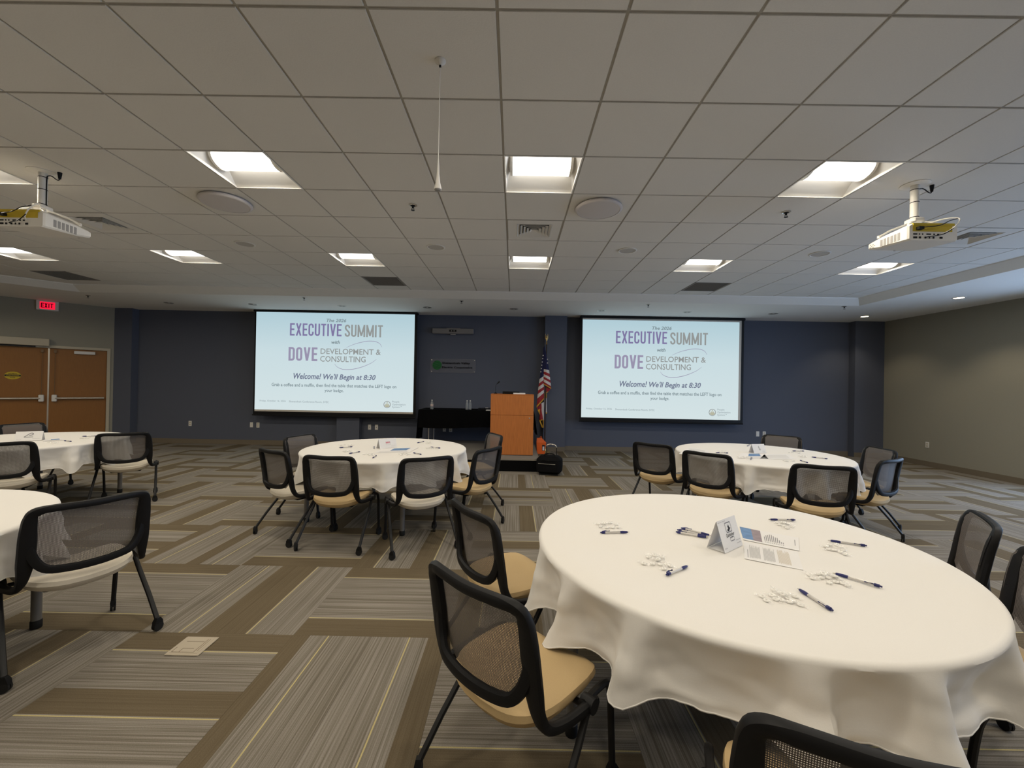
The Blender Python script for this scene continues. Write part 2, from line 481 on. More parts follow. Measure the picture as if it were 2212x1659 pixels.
# windows in the part of the olive wall outside the picture (the bluish daylight comes from there)
for i, (y0, y1, z0, z1) in enumerate(WIN):
    w = struct(MB().box((XR + 0.03, y0, z0), (XR + 0.12, y0 + 0.05, z1)).box((XR + 0.03, y1 - 0.05, z0), (XR + 0.12, y1, z1)).box((XR + 0.03, y0, z0), (XR + 0.12, y1, z0 + 0.05)).box((XR + 0.03, y0, z1 - 0.05), (XR + 0.12, y1, z1)).box((XR + 0.04, (y0 + y1) / 2 - 0.025, z0), (XR + 0.11, (y0 + y1) / 2 + 0.025, z1)).build('window_%d' % (i + 1), M_greytube))
    MB().box((XR + 0.07, y0 + 0.03, z0 + 0.03), (XR + 0.076, (y0 + y1) / 2, z1 - 0.03)).build('pane', M_glass, w)
    MB().box((XR + 0.07, (y0 + y1) / 2, z0 + 0.03), (XR + 0.076, y1 - 0.03, z1 - 0.03)).build('pane', M_glass, w)
    ld = bpy.data.lights.new('window_portal', 'AREA'); ld.shape = 'RECTANGLE'; ld.size = z1 - z0; ld.size_y = y1 - y0
    ld.cycles.is_portal = True
    lo = bpy.data.objects.new('window_portal', ld); COL.objects.link(lo)
    lo.location = (XR + 0.16, (y0 + y1) / 2, (z0 + z1) / 2); lo.rotation_euler = (0, radians(90), 0)

# ------------------------------------------------------------------ floor of carpet planks
floor = struct(MB().box((XL - 0.2, YF - 0.2, -0.12), (XR + 0.2, YB + 0.2, -0.006)).build('floor', M_dark))
SQ = 0.9144
FX0, FY0 = -2.191, 2.46
PW, PL = SQ / 2 - 0.001, SQ - 0.001
def plank_mesh(seed, th, yl):
    mb = MB().box((-PW / 2, -PL / 2, -0.007), (PW / 2, PL / 2, 0))
    me = mb.mesh('carpet_plank', M_carpet)
    me.uv_layers.new(name='UVMap'); me.color_attributes.new('plank', 'FLOAT_COLOR', 'CORNER')
    uv = []
    for lp in me.loops:
        co = me.vertices[lp.vertex_index].co; uv += [co.x / PW + 0.5, co.y / PL + 0.5]
    me.uv_layers['UVMap'].data.foreach_set('uv', uv)
    me.color_attributes['plank'].data.foreach_set('color', [seed, th, yl, 1.0] * len(me.loops))
    return me
PM = []
for i in range(6): PM.append(plank_mesh(0.05 + i * 0.13, 0.345 + 0.02 * (i % 3), 0.365 + 0.02 * (i % 3)))
for i in range(4): PM.append(plank_mesh(0.09 + i * 0.17, 0.22 + 0.03 * (i % 2), 0.46 + 0.03 * (i % 2)))
def in_room(x, y, pad=0.0):
    return XL - pad < x < XR + pad and YF - pad < y < YB + pad and (Vector((x, y, 0)) - DP).dot(DN) > -pad
planks = []
rnd = random.Random(11)
for i in range(-12, 13):
    for j in range(-8, 9):
        x = FX0 + (i + 0.5) * SQ; y = FY0 + (j + 0.5) * SQ
        if not in_room(x, y, 0.75): continue
        vert = (i + j) % 2 == 0
        for k in (-1, 1):
            flip = rnd.random() < 0.5
            typ = rnd.choice(PM[:6] if rnd.random() < 0.7 else PM[6:])
            px, py = (x + k * SQ / 4, y) if vert else (x, y + k * SQ / 4)
            ang = (0 if vert else -pi / 2) + (pi if flip else 0)
            # the planks nearest the camera follow the ones in the photograph
            if (i, j) == (0, -1): ang, typ = -pi / 2, PM[0]
            if (i, j) == (1, -1): (ang, typ) = (0, PM[6]) if k < 0 else (pi, PM[7])
            if (i, j) == (0, 0): (ang, typ) = (pi, PM[7]) if k < 0 else (0, PM[1])
            if (i, j) == (1, 0): (ang, typ) = (pi / 2, PM[2]) if k < 0 else (-pi / 2, PM[1])
            u, v, d = pix((px, py, 0)) if py > 0.2 else (0, 9e9, 1)
            vis = py > 0.3 and -250 < u < 2462 and v < 1900
            planks.append((d if vis else 1e6 + hypot(px, py), px, py, ang, typ))
planks.sort(key=lambda q: q[0])
for d, px, py, ang, me in planks[:300]:
    put('carpet_plank', me, floor, (px, py, 0), ang)
rest = MB(); cols = []; uvs = []
for d, px, py, ang, me in planks[300:]:
    T = Matrix.Translation((px, py, 0)) @ Matrix.Rotation(ang, 4, 'Z')
    rest.add([T @ v.co for v in me.vertices], [tuple(p.vertices) for p in me.polygons])
    cols += [tuple(c.color) for c in me.color_attributes['plank'].data]; uvs += [tuple(c.uv) for c in me.uv_layers[0].data]
me = rest.mesh('carpet_field', M_carpet)
me.uv_layers.new(name='UVMap'); me.color_attributes.new('plank', 'FLOAT_COLOR', 'CORNER')
me.uv_layers['UVMap'].data.foreach_set('uv', [c for q in uvs for c in q])
me.color_attributes['plank'].data.foreach_set('color', [c for q in cols for c in q])
fo = put('carpet_field', me, floor); fo['kind'] = 'stuff'

# ------------------------------------------------------------------ ceiling grid, tiles and soffit
COFF = [(6.35, 7.70), (-8.25, 7.70), (-10.2, 5.75), (-10.2, -3.9), (6.35, -3.9)]
LOW = [(6.54, 7.91), (-8.33, 7.91), (-10.4, 5.84), (-10.4, -4.1), (6.54, -4.1)]
OUT = [(XR + 0.1, YB + 0.1), (DP.x - 0.0, YB + 0.1), (XL - 0.1, YD + 0.1), (XL - 0.1, YF - 0.1), (XR + 0.1, YF - 0.1)]
so = MB()
ring = lambda P, z: [Vector((x, y, z)) for x, y in P]
so.loft([ring(COFF, ZC + 0.004), ring([(x + (0.012 if x > 0 else -0.012), y + (0.012 if y > 0 else -0.012)) for x, y in COFF], ZC - 0.012), ring(LOW, ZS), ring(OUT, ZS)], caps=False)
struct(so.build('trim_5', M_soffit), 'painted soffit stepping down around the tiled ceiling')
def clip(poly, edge):
    (ax, ay), (bx, by) = edge
    ins = lambda p: (bx - ax) * (p[1] - ay) - (by - ay) * (p[0] - ax) >= -1e-6
    out = []
    for i in range(len(poly)):
        p, q = poly[i - 1], poly[i]
        if ins(p) != ins(q):
            t1 = (bx - ax) * (p[1] - ay) - (by - ay) * (p[0] - ax); t2 = (bx - ax) * (q[1] - ay) - (by - ay) * (q[0] - ax)
            t = t1 / (t1 - t2); out.append((p[0] + (q[0] - p[0]) * t, p[1] + (q[1] - p[1]) * t))
        if ins(q): out.append(q)
    return out
def clip_coffer(poly):
    for i in range(5):
        poly = clip(poly, (COFF[i], COFF[(i + 1) % 5]))
        if len(poly) < 3: return []
    return poly
def area(p): return abs(sum(p[i - 1][0] * p[i][1] - p[i][0] * p[i - 1][1] for i in range(len(p)))) / 2
LIGHTS = [(c, r) for r in (-6, -2, 2, 6) for c in (-16, -12, -8, -4, 0, 4, 8)]
DIFF = [(-8, 4), (0, 4), (8, 4)]
RET = [(-13, 8), (-4, 8), (5, 8)]
TAKEN = set(LIGHTS) | set(DIFF) | set(RET)
gx = lambda c: GX0 + c * TILE
gy = lambda r: GY0 + r * TILE
grid = MB()
for c in range(-17, 12):
    x = gx(c)
    if not -10.2 < x < 6.35: continue
    ytop = min(7.70, 7.70 + (x + 8.25)) if x < -8.25 else 7.70
    grid.box((x - 0.012, -3.9, ZC + 0.007), (x + 0.012, ytop, ZC + 0.02))
for r in range(-9, 10):
    y = gy(r)
    if not -3.9 < y < 7.70: continue
    xl = -10.2 if y < 5.75 else -8.25 - (7.70 - y)
    grid.box((xl, y - 0.012, ZC + 0.0075), (6.35, y + 0.012, ZC + 0.019))
ceil = struct(grid.build('ceiling', M_grid))
MB().box((XL - 0.1, YF - 0.1, ZC + 0.25), (XR + 0.2, YB + 0.2, ZC + 0.3)).build('ceiling_slab', M_dark, ceil)
def tile_mesh(poly):
    cx = sum(p[0] for p in poly) / len(poly); cy = sum(p[1] for p in poly) / len(poly)
    sh = lambda q, d: [((p[0] - cx) * (1 - d / max(0.05, hypot(p[0] - cx, p[1] - cy))) + cx, (p[1] - cy) * (1 - d / max(0.05, hypot(p[0] - cx, p[1] - cy))) + cy) for p in q]
    a = sh(poly, 0.013); b = sh(poly, 0.011)
    return MB().loft([[(x, y, 0.0) for x, y in a], [(x, y, 0.003) for x, y in b], [(x, y, 0.016) for x, y in b]])
H = TILE / 2
TM = tile_mesh([(-H, -H), (H, -H), (H, H), (-H, H)]).mesh('ceiling_tile', M_tile)
full, rest = [], MB()
for r in range(-10, 10):
    for c in range(-17, 12):
        if (c, r) in TAKEN: continue
        x, y = gx(c + 0.5), gy(r + 0.5)
        sq = [(x - H, y - H), (x + H, y - H), (x + H, y + H), (x - H, y + H)]
        p = clip_coffer(sq)
        if len(p) < 3 or area(p) < 0.004: continue
        vis = False
        for qx, qy in p + [(x, y)]:
            if qy > 0.6:
                u, v, d = pix((qx, qy, ZC))
                if -5 < u < 2217 and v > -5: vis = True
        whole = area(p) > 0.371
        if vis: full.append((y, x, p, whole))
        elif whole: rest.add([(v.co.x + x, v.co.y + y, v.co.z + ZC) for v in TM.vertices], [tuple(q.vertices) for q in TM.polygons])
        else:
            t = tile_mesh(p); rest.add([(a, b, z + ZC) for a, b, z in t.v], t.f)
full.sort(key=lambda q: q[0])
for k, (y, x, p, whole) in enumerate(full):
    if k < 300:
        if whole: put('ceiling_tile', TM, ceil, (x, y, ZC))
        else: tile_mesh([(a - x, b - y) for a, b in p]).build('ceiling_tile', M_tile, ceil, (x, y, ZC))
    else:
        t = tile_mesh(p); rest.add([(a, b, z + ZC) for a, b, z in t.v], t.f)
o = rest.build('ceiling_tile_field', M_tile, ceil); o['kind'] = 'stuff'

# ------------------------------------------------------------------ ceiling fixtures
def troffer():
    root = thing('ceiling_light', '', 'ceiling light')
    h = MB()                                   # pan: four sloped reflectors under a flat top
    a, b, zt = 0.296, 0.125, 0.10
    for q in ([(-a, -a, 0.002), (a, -a, 0.002), (a - 0.03, -b, zt), (-a + 0.03, -b, zt)], [(a, a, 0.002), (-a, a, 0.002), (-a + 0.03, b, zt), (a - 0.03, b, zt)],
              [(a, -a, 0.002), (a, a, 0.002), (a - 0.03, b, zt), (a - 0.03, -b, zt)], [(-a, a, 0.002), (-a, -a, 0.002), (-a + 0.03, -b, zt), (-a + 0.03, b, zt)],
              [(-a + 0.03, -b, zt), (a - 0.03, -b, zt), (a - 0.03, b, zt), (-a + 0.03, b, zt)]):
        h.add(q, [(3, 2, 1, 0)])
    h.build('reflector', M_white2, root)
    f = MB()
    for (x0, y0, x1, y1) in ((-0.303, -0.303, 0.303, -0.292), (-0.303, 0.292, 0.303, 0.303), (-0.303, -0.292, -0.292, 0.292), (0.292, -0.292, 0.303, 0.292)):
        f.box((x0, y0, -0.002), (x1, y1, 0.012))
    f.build('frame', M_white2, root)
    l = MB(); L = 0.235
    arc = [(-0.118 * cos(pi * k / 12), zt - 0.002 - 0.075 * sin(pi * k / 12)) for k in range(13)]
    l.loft([[(-L, y, z) for y, z in arc], [(L, y, z) for y, z in arc]], caps=False, closed=False)
    l.build('diffuser', M_lamp, root, smooth=True)
    for s in (-1, 1):
        e = MB(); arc2 = [(-0.124 * cos(pi * k / 12), zt - 0.001 - 0.080 * sin(pi * k / 12)) for k in range(13)]
        e.loft([[(s * L, y, z) for y, z in arc2], [(s * (L + 0.02), y, z) for y, z in arc2]])
        e.build('end_plate', M_white2, root)
    ld = bpy.data.lights.new('ceiling_lamp', 'AREA'); ld.shape = 'RECTANGLE'; ld.size = 2 * L - 0.02; ld.size_y = 0.16
    ld.energy = LAMP_POWER; ld.color = LAMP_COL
    lo = bpy.data.objects.new('ceiling_lamp', ld); COL.objects.link(lo); lo.parent = root; lo.location = (0, 0, 0.0215)
    return root
names_c = {-16: 'first', -12: 'second', -8: 'third', -4: 'fourth', 0: 'fifth', 4: 'sixth', 8: 'seventh'}
lproto = None
for (c, r) in LIGHTS:
    loc = (gx(c + 0.5), gy(r + 0.5), ZC)
    row = {6: 'row nearest the screens', 2: 'row in front of the projectors', -2: 'row above the camera', -6: 'row at the rear of the room'}[r]
    if (c, r) == (-8, 2): lab = 'lit square ceiling light at the left picture edge, beyond the projector pole'
    elif r == 6: lab = 'lit square ceiling light, %s from the door wall in the %s' % ({-12: 'leftmost', -8: 'second', -4: 'third', 0: 'fourth', 4: 'fifth', 8: 'rightmost'}.get(c, 'end one'), row)
    elif r == 2 and c in (-4, 0, 4): lab = 'large lit square ceiling light %s' % {-4: 'above and left of the left screen', 0: 'in line with the round diffuser vent and lectern', 4: 'beside the right-hand ceiling projector'}[c]
    else: lab = 'lit square ceiling light, %s in the %s' % (names_c[c], row)
    if lproto is None:
        lproto = troffer(); lproto.location = loc; lproto['label'] = lab; lproto['group'] = 'square ceiling lights'
    else: copy_thing(lproto, loc, 0, lab)
# square louvred diffusers
def diffuser():
    root = thing('air_diffuser', '', 'vent')
    p = MB(); s = 0.29; i = 0.19
    p.loft([[(-s, -s, 0), (s, -s, 0), (s, s, 0), (-s, s, 0)], [(-s, -s, 0.012), (s, -s, 0.012), (s, s, 0.012), (-s, s, 0.012)]], caps=False)
    for q in ([(-s, -s), (s, -s), (i, -i), (-i, -i)], [(s, -s), (s, s), (i, i), (i, -i)], [(s, s), (-s, s), (-i, i), (i, i)], [(-s, s), (-s, -s), (-i, -i), (-i, i)]):
        p.add([(x, y, 0) for x, y in q], [(3, 2, 1, 0)])
    p.build('face_panel', M_tile, root)
    MB().box((-i, -i, 0.05), (i, i, 0.055)).build('backing', M_dark, root)
    for k in range(5):
        a = i - 0.004 - k * 0.036; b = a - 0.026
        sq_ = lambda h_, z_: [(-h_, -h_, z_), (h_, -h_, z_), (h_, h_, z_), (-h_, h_, z_)]
        v = MB().loft([sq_(max(0.004, a - 0.026), 0.018), sq_(a, -0.003), sq_(a + 0.002, -0.001), sq_(max(0.006, a - 0.023), 0.020)], caps=False)
        v.build('louvre', M_tile, root)
    return root
d0 = None
for (c, r), lab in zip(DIFF, ('square louvred air diffuser past the left ceiling projector', 'square louvred air diffuser between the two rows of lights in line with the lectern', 'square louvred air diffuser past the right ceiling projector')):
    loc = (gx(c + 0.5), gy(r + 0.5), ZC)
    if d0 is None: d0 = diffuser(); d0.location = loc; d0['label'] = lab; d0['group'] = 'air diffusers'
    else: copy_thing(d0, loc, 0, lab)
# dark return grilles
M_egg = mat('dark return grille', (0.22, 0.20, 0.175), 0.7)
def return_grille():
    root = thing('return_grille', '', 'vent')
    f = MB(); s = 0.295
    for (x0, y0, x1, y1) in ((-s, -s, s, -s + 0.02), (-s, s - 0.02, s, s), (-s, -s, -s + 0.02, s), (s - 0.02, -s, s, s)): f.box((x0, y0, 0), (x1, y1, 0.012))
    f.build('frame', M_egg, root)
    g = MB()
    for k in range(1, 24):
        q = -s + 0.02 + k * (2 * s - 0.04) / 24
        g.box((q - 0.001, -s + 0.02, 0.002), (q + 0.001, s - 0.02, 0.014)); g.box((-s + 0.02, q - 0.001, 0.002), (s - 0.02, q + 0.001, 0.014))
    o = g.build('egg_crate', M_egg, root); o['kind'] = 'stuff'
    MB().box((-s, -s, 0.06), (s, s, 0.065)).build('backing', M_egg, root)
    return root
d0 = None
for (c, r), lab in zip(RET, ('dark square return grille above the exit sign and door', 'dark square return grille above the screen nearer the door', 'dark square return grille above the screen nearer the olive wall')):
    loc = (gx(c + 0.5), gy(r + 0.5), ZC)
    if d0 is None: d0 = return_grille(); d0.location = loc; d0['label'] = lab; d0['group'] = 'dark return grilles'
    else: copy_thing(d0, loc, 0, lab)
# big dish speakers
def dish():
    root = thing('ceiling_speaker', '', 'speaker')
    MB().lathe([(0.150, 0.001), (0.205, 0.0), (0.222, -0.010), (0.226, -0.024), (0.218, -0.034), (0.202, -0.037), (0.200, -0.034)], 40, caps=False).build('rim', M_speaker, root, smooth=True)
    MB().lathe([(0.201, -0.034), (0.12, -0.040), (0.0005, -0.042)], 40, caps=False).build('grille', M_speaker, root, smooth=True)
    return root
d0 = dish(); d0.location = onz(1293, 452, ZC - 0.02); d0.location.z = ZC; d0['label'] = 'big round grey ceiling speaker beside the central ceiling light'; d0['group'] = 'big round ceiling speakers'
p = onz(488, 438, ZC - 0.02); copy_thing(d0, (p.x, p.y, ZC), 0, 'big round grey ceiling speaker near the projector by the door side')
def small_speaker():
    root = thing('ceiling_speaker', '', 'speaker')
    MB().lathe([(0.100, 0.0005), (0.118, 0.0), (0.118, -0.004), (0.113, -0.008), (0.103, -0.008), (0.100, -0.003)], 32, caps=False).build('rim', M_white, root, smooth=True)
    MB().lathe([(0.101, -0.003), (0.0005, -0.0045)], 32, caps=False).build('grille', M_grille2, root, smooth=True)
    return root
d0 = None
for c, lab in ((-6, 'small round ceiling speaker farthest to the door side in its row'), (-2, 'small round ceiling speaker below the hanging microphone'), (2, 'small round ceiling speaker with the bright white rim'), (6, 'small round ceiling speaker near the projector by the olive wall')):
    loc = (gx(c + 0.5), gy(5.5), ZC)
    if d0 is None: d0 = small_speaker(); d0.location = loc; d0['label'] = lab; d0['group'] = 'small round ceiling speakers'
    else: copy_thing(d0, loc, 0, lab)
# sprinklers
def sprinkler():
    root = thing('sprinkler', '', 'sprinkler')
    MB().lathe([(0.012, 0), (0.040, 0), (0.042, -0.004), (0.030, -0.009), (0.026, -0.004), (0.012, -0.002)], 20, caps=False).build('escutcheon', M_steel, root, smooth=True)
    MB().lathe([(0.024, -0.001), (0.022, -0.010), (0.010, -0.014), (0.009, -0.030)], 14).build('body', M_blackmetal, root, smooth=True)
    MB().cyl((0.008, 0, -0.026), (0.012, 0, -0.05), 0.0025, 6).cyl((-0.008, 0, -0.026), (-0.012, 0, -0.05), 0.0025, 6).build('frame_arm', M_blackmetal, root)
    MB().lathe([(0.018, -0.052), (0.018, -0.050), (0.004, -0.048)], 14).build('deflector', M_blackmetal, root)
    return root
d0 = None
for (u, v), z, lab in (((892, 443), ZC, 'fire sprinkler in the tiled ceiling by the hanging microphone'), ((1698, 458), ZC, 'fire sprinkler in the tiled ceiling by the large light over the olive wall side'), ((92, 433), ZC, 'fire sprinkler in the tiled ceiling beside the left projector pole'),
                       ((657, 643), ZS, 'fire sprinkler in the soffit above the screen nearer the door'), ((997, 650), ZS, 'fire sprinkler in the soffit above the wall camera'), ((1400.5, 658), ZS, 'fire sprinkler in the soffit above the screen nearer the olive wall'), ((1824, 662), ZS, 'fire sprinkler in the soffit corner near the olive wall'), ((190, 638), ZS, 'fire sprinkler in the soffit corner near the exit sign')):
    p = onz(u, v, z)
    if d0 is None: d0 = sprinkler(); d0.location = p; d0['label'] = lab; d0['group'] = 'fire sprinklers'
    else: copy_thing(d0, p, 0, lab)
# soffit downlights
def downlight(on):
    root = thing('downlight', '', 'downlight')
    MB().lathe([(0.066, 0.0), (0.090, 0.0), (0.092, -0.004), (0.080, -0.008), (0.068, -0.005)], 28, caps=False).build('trim_ring', M_white if on else M_steel, root, smooth=True)
    if on: MB().lathe([(0.069, -0.0045), (0.0005, -0.006)], 28, caps=False).build('lens', M_dlon, root)
    else:
        MB().lathe([(0.069, -0.003), (0.05, -0.0015), (0.0005, -0.001)], 28, caps=False).build('reflector', M_grey, root)
        MB().lathe([(0.024, -0.0015), (0.018, -0.006), (0.0005, -0.008)], 14, caps=False).build('lamp_bulb', M_white2, root, smooth=True)
    return root
d0 = None
ords = ['nearest the door wall', 'over the near end of the screen by the door', 'over the middle of the screen by the door', 'between that screen and the wall camera', 'above the lectern', 'over the near end of the screen by the olive wall', 'over the far end of the screen by the olive wall', 'beyond the screen by the olive wall']
for k, (u, v) in enumerate(((368, 655), (549, 658), (739, 661), (924, 665), (1110, 667.5), (1299, 671), (1486, 673.5), (1674, 676.5))):
    p = onz(u, v, ZS); p.y = 8.86; p.z = ZS
    lab = 'unlit round soffit downlight ' + ords[k]
    if d0 is None: d0 = downlight(False); d0.location = p; d0['label'] = lab; d0['group'] = 'unlit soffit downlights'
    else: copy_thing(d0, p, 0, lab)
d0 = None
for k, (y, lab) in enumerate(((9.0, 'lit round soffit downlight in the back corner by the olive wall'), (7.1, 'lit round soffit downlight along the olive wall near the picture edge'), (5.2, 'lit round soffit downlight along the olive wall, third from the back'), (3.3, 'lit round soffit downlight along the olive wall, fourth from the back'))):
    p = Vector((7.56, y, ZS))
    if d0 is None: d0 = downlight(True); d0.location = p; d0['label'] = lab; d0['group'] = 'lit soffit downlights'; r0 = d0
    else: r0 = copy_thing(d0, p, 0, lab)
    ld = bpy.data.lights.new('downlight_lamp', 'SPOT'); ld.energy = SPOT_POWER; ld.color = (1.0, 0.84, 0.60); ld.spot_size = radians(112); ld.spot_blend = 0.55; ld.shadow_soft_size = 0.05
    lo = bpy.data.objects.new('downlight_lamp', ld); COL.objects.link(lo); lo.parent = r0; lo.location = (0, 0, -0.02)

# hanging microphone
pm = onz(951, 131, ZC)
hm = thing('hanging_microphone', 'white microphone hanging on a thin cord from the ceiling tiles', 'microphone', (pm.x, pm.y, ZC))
MB().lathe([(0.030, 0), (0.030, -0.006), (0.012, -0.022), (0.006, -0.026)], 20).build('canopy', M_tile, hm, smooth=True)
MB().lathe([(0.006, -0.026), (0.006, -0.036), (0.003, -0.038)], 10).build('strain_relief', M_black, hm)
zb = ony(948, 412, pm.y).z - ZC
MB().cyl((0, 0, -0.036), (0, 0, zb + 0.16), 0.0024, 8).build('cord', M_white2, hm)
MB().lathe([(0.003, zb + 0.17), (0.005, zb + 0.14), (0.007, zb + 0.09), (0.012, zb + 0.045), (0.019, zb + 0.015), (0.020, zb + 0.006)], 18).build('microphone_body', M_white2, hm, smooth=True)
MB().lathe([(0.0185, zb + 0.006), (0.015, zb), (0.0005, zb - 0.002)], 18, caps=False).build('capsule_grille', M_grey, hm)

# ceiling projectors
def projector():
    root = thing('projector', '', 'projector')             # origin at the ceiling above the pole, lens towards +y
    MB().lathe([(0.10, 0.0), (0.10, -0.004), (0.085, -0.008)], 28).build('ceiling_plate', M_white, root, smooth=True)
    MB().lathe([(0.030, -0.004), (0.030, -0.29)], 20).build('pole', M_white, root, smooth=True)
    b = MB()
    for k, z in enumerate((-0.045, -0.15, -0.275)): b.lathe([(0.0305, z - 0.003), (0.032, z), (0.0305, z + 0.003)], 16, caps=False)
    b.build('cable_tie', M_black, root)
    m = MB()
    m.cbox((-0.045, -0.05, -0.325), (0.045, 0.05, -0.285), 0.008)
    for sx, sy in ((-1, -1), (1, -1), (1, 1), (-1, 1)):
        m.sweep([(0.02 * sx, 0.03 * sy, -0.315), (0.09 * sx, 0.10 * sy + 0.03, -0.34), (0.15 * sx, 0.14 * sy + 0.03, -0.383)], 0.013, 0.006, 6)
        m.lathe([(0.010, -0.392), (0.010, -0.372), (0.006, -0.368)], 10, Matrix.Translation((0.15 * sx, 0.14 * sy + 0.03, 0)))
    m.build('mount_arms', M_white, root, smooth=True)
    y0, y1, w = -0.16, 0.225, 0.20
    prof = lambda y, zt, zb, ww: [(-ww, y, zb + 0.012), (-ww + 0.012, y, zb), (ww - 0.012, y, zb), (ww, y, zb + 0.012), (ww, y, zt - 0.02), (ww - 0.03, y, zt), (-ww + 0.03, y, zt), (-ww, y, zt - 0.02)]
    MB().loft([prof(y0, -0.39, -0.522, w - 0.01), prof(y0 + 0.012, -0.388, -0.524, w), prof(0.1, -0.40, -0.502, w), prof(y1 - 0.015, -0.415, -0.482, w), prof(y1, -0.42, -0.478, w - 0.012)]).build('body', M_white, root)
    MB().box((-0.165, y0 - 0.002, -0.452), (0.15, y0 + 0.001, -0.402)).box((-0.165, y0 - 0.006, -0.404), (0.165, y0 + 0.02, -0.386)).build('caution_label', M_yellow, root)
    pt = MB()
    for k, (x, ww) in enumerate(((-0.16, 0.03), (-0.115, 0.008), (-0.09, 0.008), (-0.055, 0.035), (0.0, 0.012), (0.03, 0.014))): pt.box((x, y0 - 0.003, -0.478), (x + ww, y0 + 0.001, -0.468))
    for k, (x, ww) in enumerate(((-0.16, 0.03), (-0.115, 0.016), (-0.07, 0.012), (-0.035, 0.008), (-0.005, 0.012), (0.05, 0.022))): pt.box((x, y0 - 0.003, -0.508), (x + ww, y0 + 0.001, -0.493))
    pt.build('port', M_black, root)
    for s in (-1, 1):
        v = MB()
        for k in range(6):
            yy = -0.09 + k * 0.032
            v.box((s * (w - 0.002), yy, -0.496), (s * (w + 0.002), yy + 0.022, -0.436))
        v.build('side_vent', M_grey, root)
    k = MB()
    for (yy, zz) in ((0.165, -0.45), (0.150, -0.462), (0.18, -0.462), (0.165, -0.472), (0.195, -0.468), (0.19, -0.445)): k.box((-w - 0.002, yy - 0.006, zz - 0.003), (-w + 0.001, yy + 0.006, zz + 0.003))
    k.build('button', M_grey, root)
    MB().cyl((0.06, y1 - 0.01, -0.448), (0.06, y1 + 0.02, -0.448), 0.027, 20).build('lens', M_black, root, smooth=True)
    MB().sweep(spline([(0.034, 0, -0.285), (0.034, 0, -0.06), (0.05, 0, -0.03), (0.08, 0, -0.035), (0.115, 0.0, -0.06), (0.135, 0, -0.065), (0.142, 0, -0.05)], 6), 0.004, None, 6).build('power_cable', M_black, root, smooth=True)
    MB().lathe([(0.009, -0.055), (0.014, -0.02), (0.016, 0.0)], 12, Matrix.Translation((0.143, 0, 0))).build('plug', M_black, root)
    MB().sweep(spline([(0.05, -0.04, -0.345), (0.12, -0.13, -0.335), (0.165, -0.19, -0.352), (0.14, -0.215, -0.40), (0.09, -0.20, -0.455), (0.06, -0.163, -0.47)], 6), 0.005, None, 6).build('signal_cable', M_white2, root, smooth=True)
    MB().sweep(spline([(0.16, -0.19, -0.357), (0.08, -0.21, -0.382), (0.0, -0.21, -0.42), (-0.11, -0.19, -0.43), (-0.118, -0.163, -0.43)], 6), 0.0035, None, 6).sweep(spline([(0.11, -0.21, -0.44), (0.04, -0.2, -0.485), (-0.05, -0.185, -0.50), (-0.07, -0.163, -0.50)], 6), 0.0035, None, 6).build('black_cable', M_black, root, smooth=True)
    MB().box((-0.14, y0 - 0.03, -0.442), (-0.10, y0, -0.420)).build('power_plug', M_black, root)
    return root
pr = projector(); pr.location = (3.335, 3.49, ZC); pr['label'] = 'white ceiling projector on a pole, on the olive wall side'; pr['group'] = 'ceiling projectors'
copy_thing(pr, (-4.05, 3.52, ZC), 0, 'white ceiling projector on a pole, cut by the picture edge on the door side')

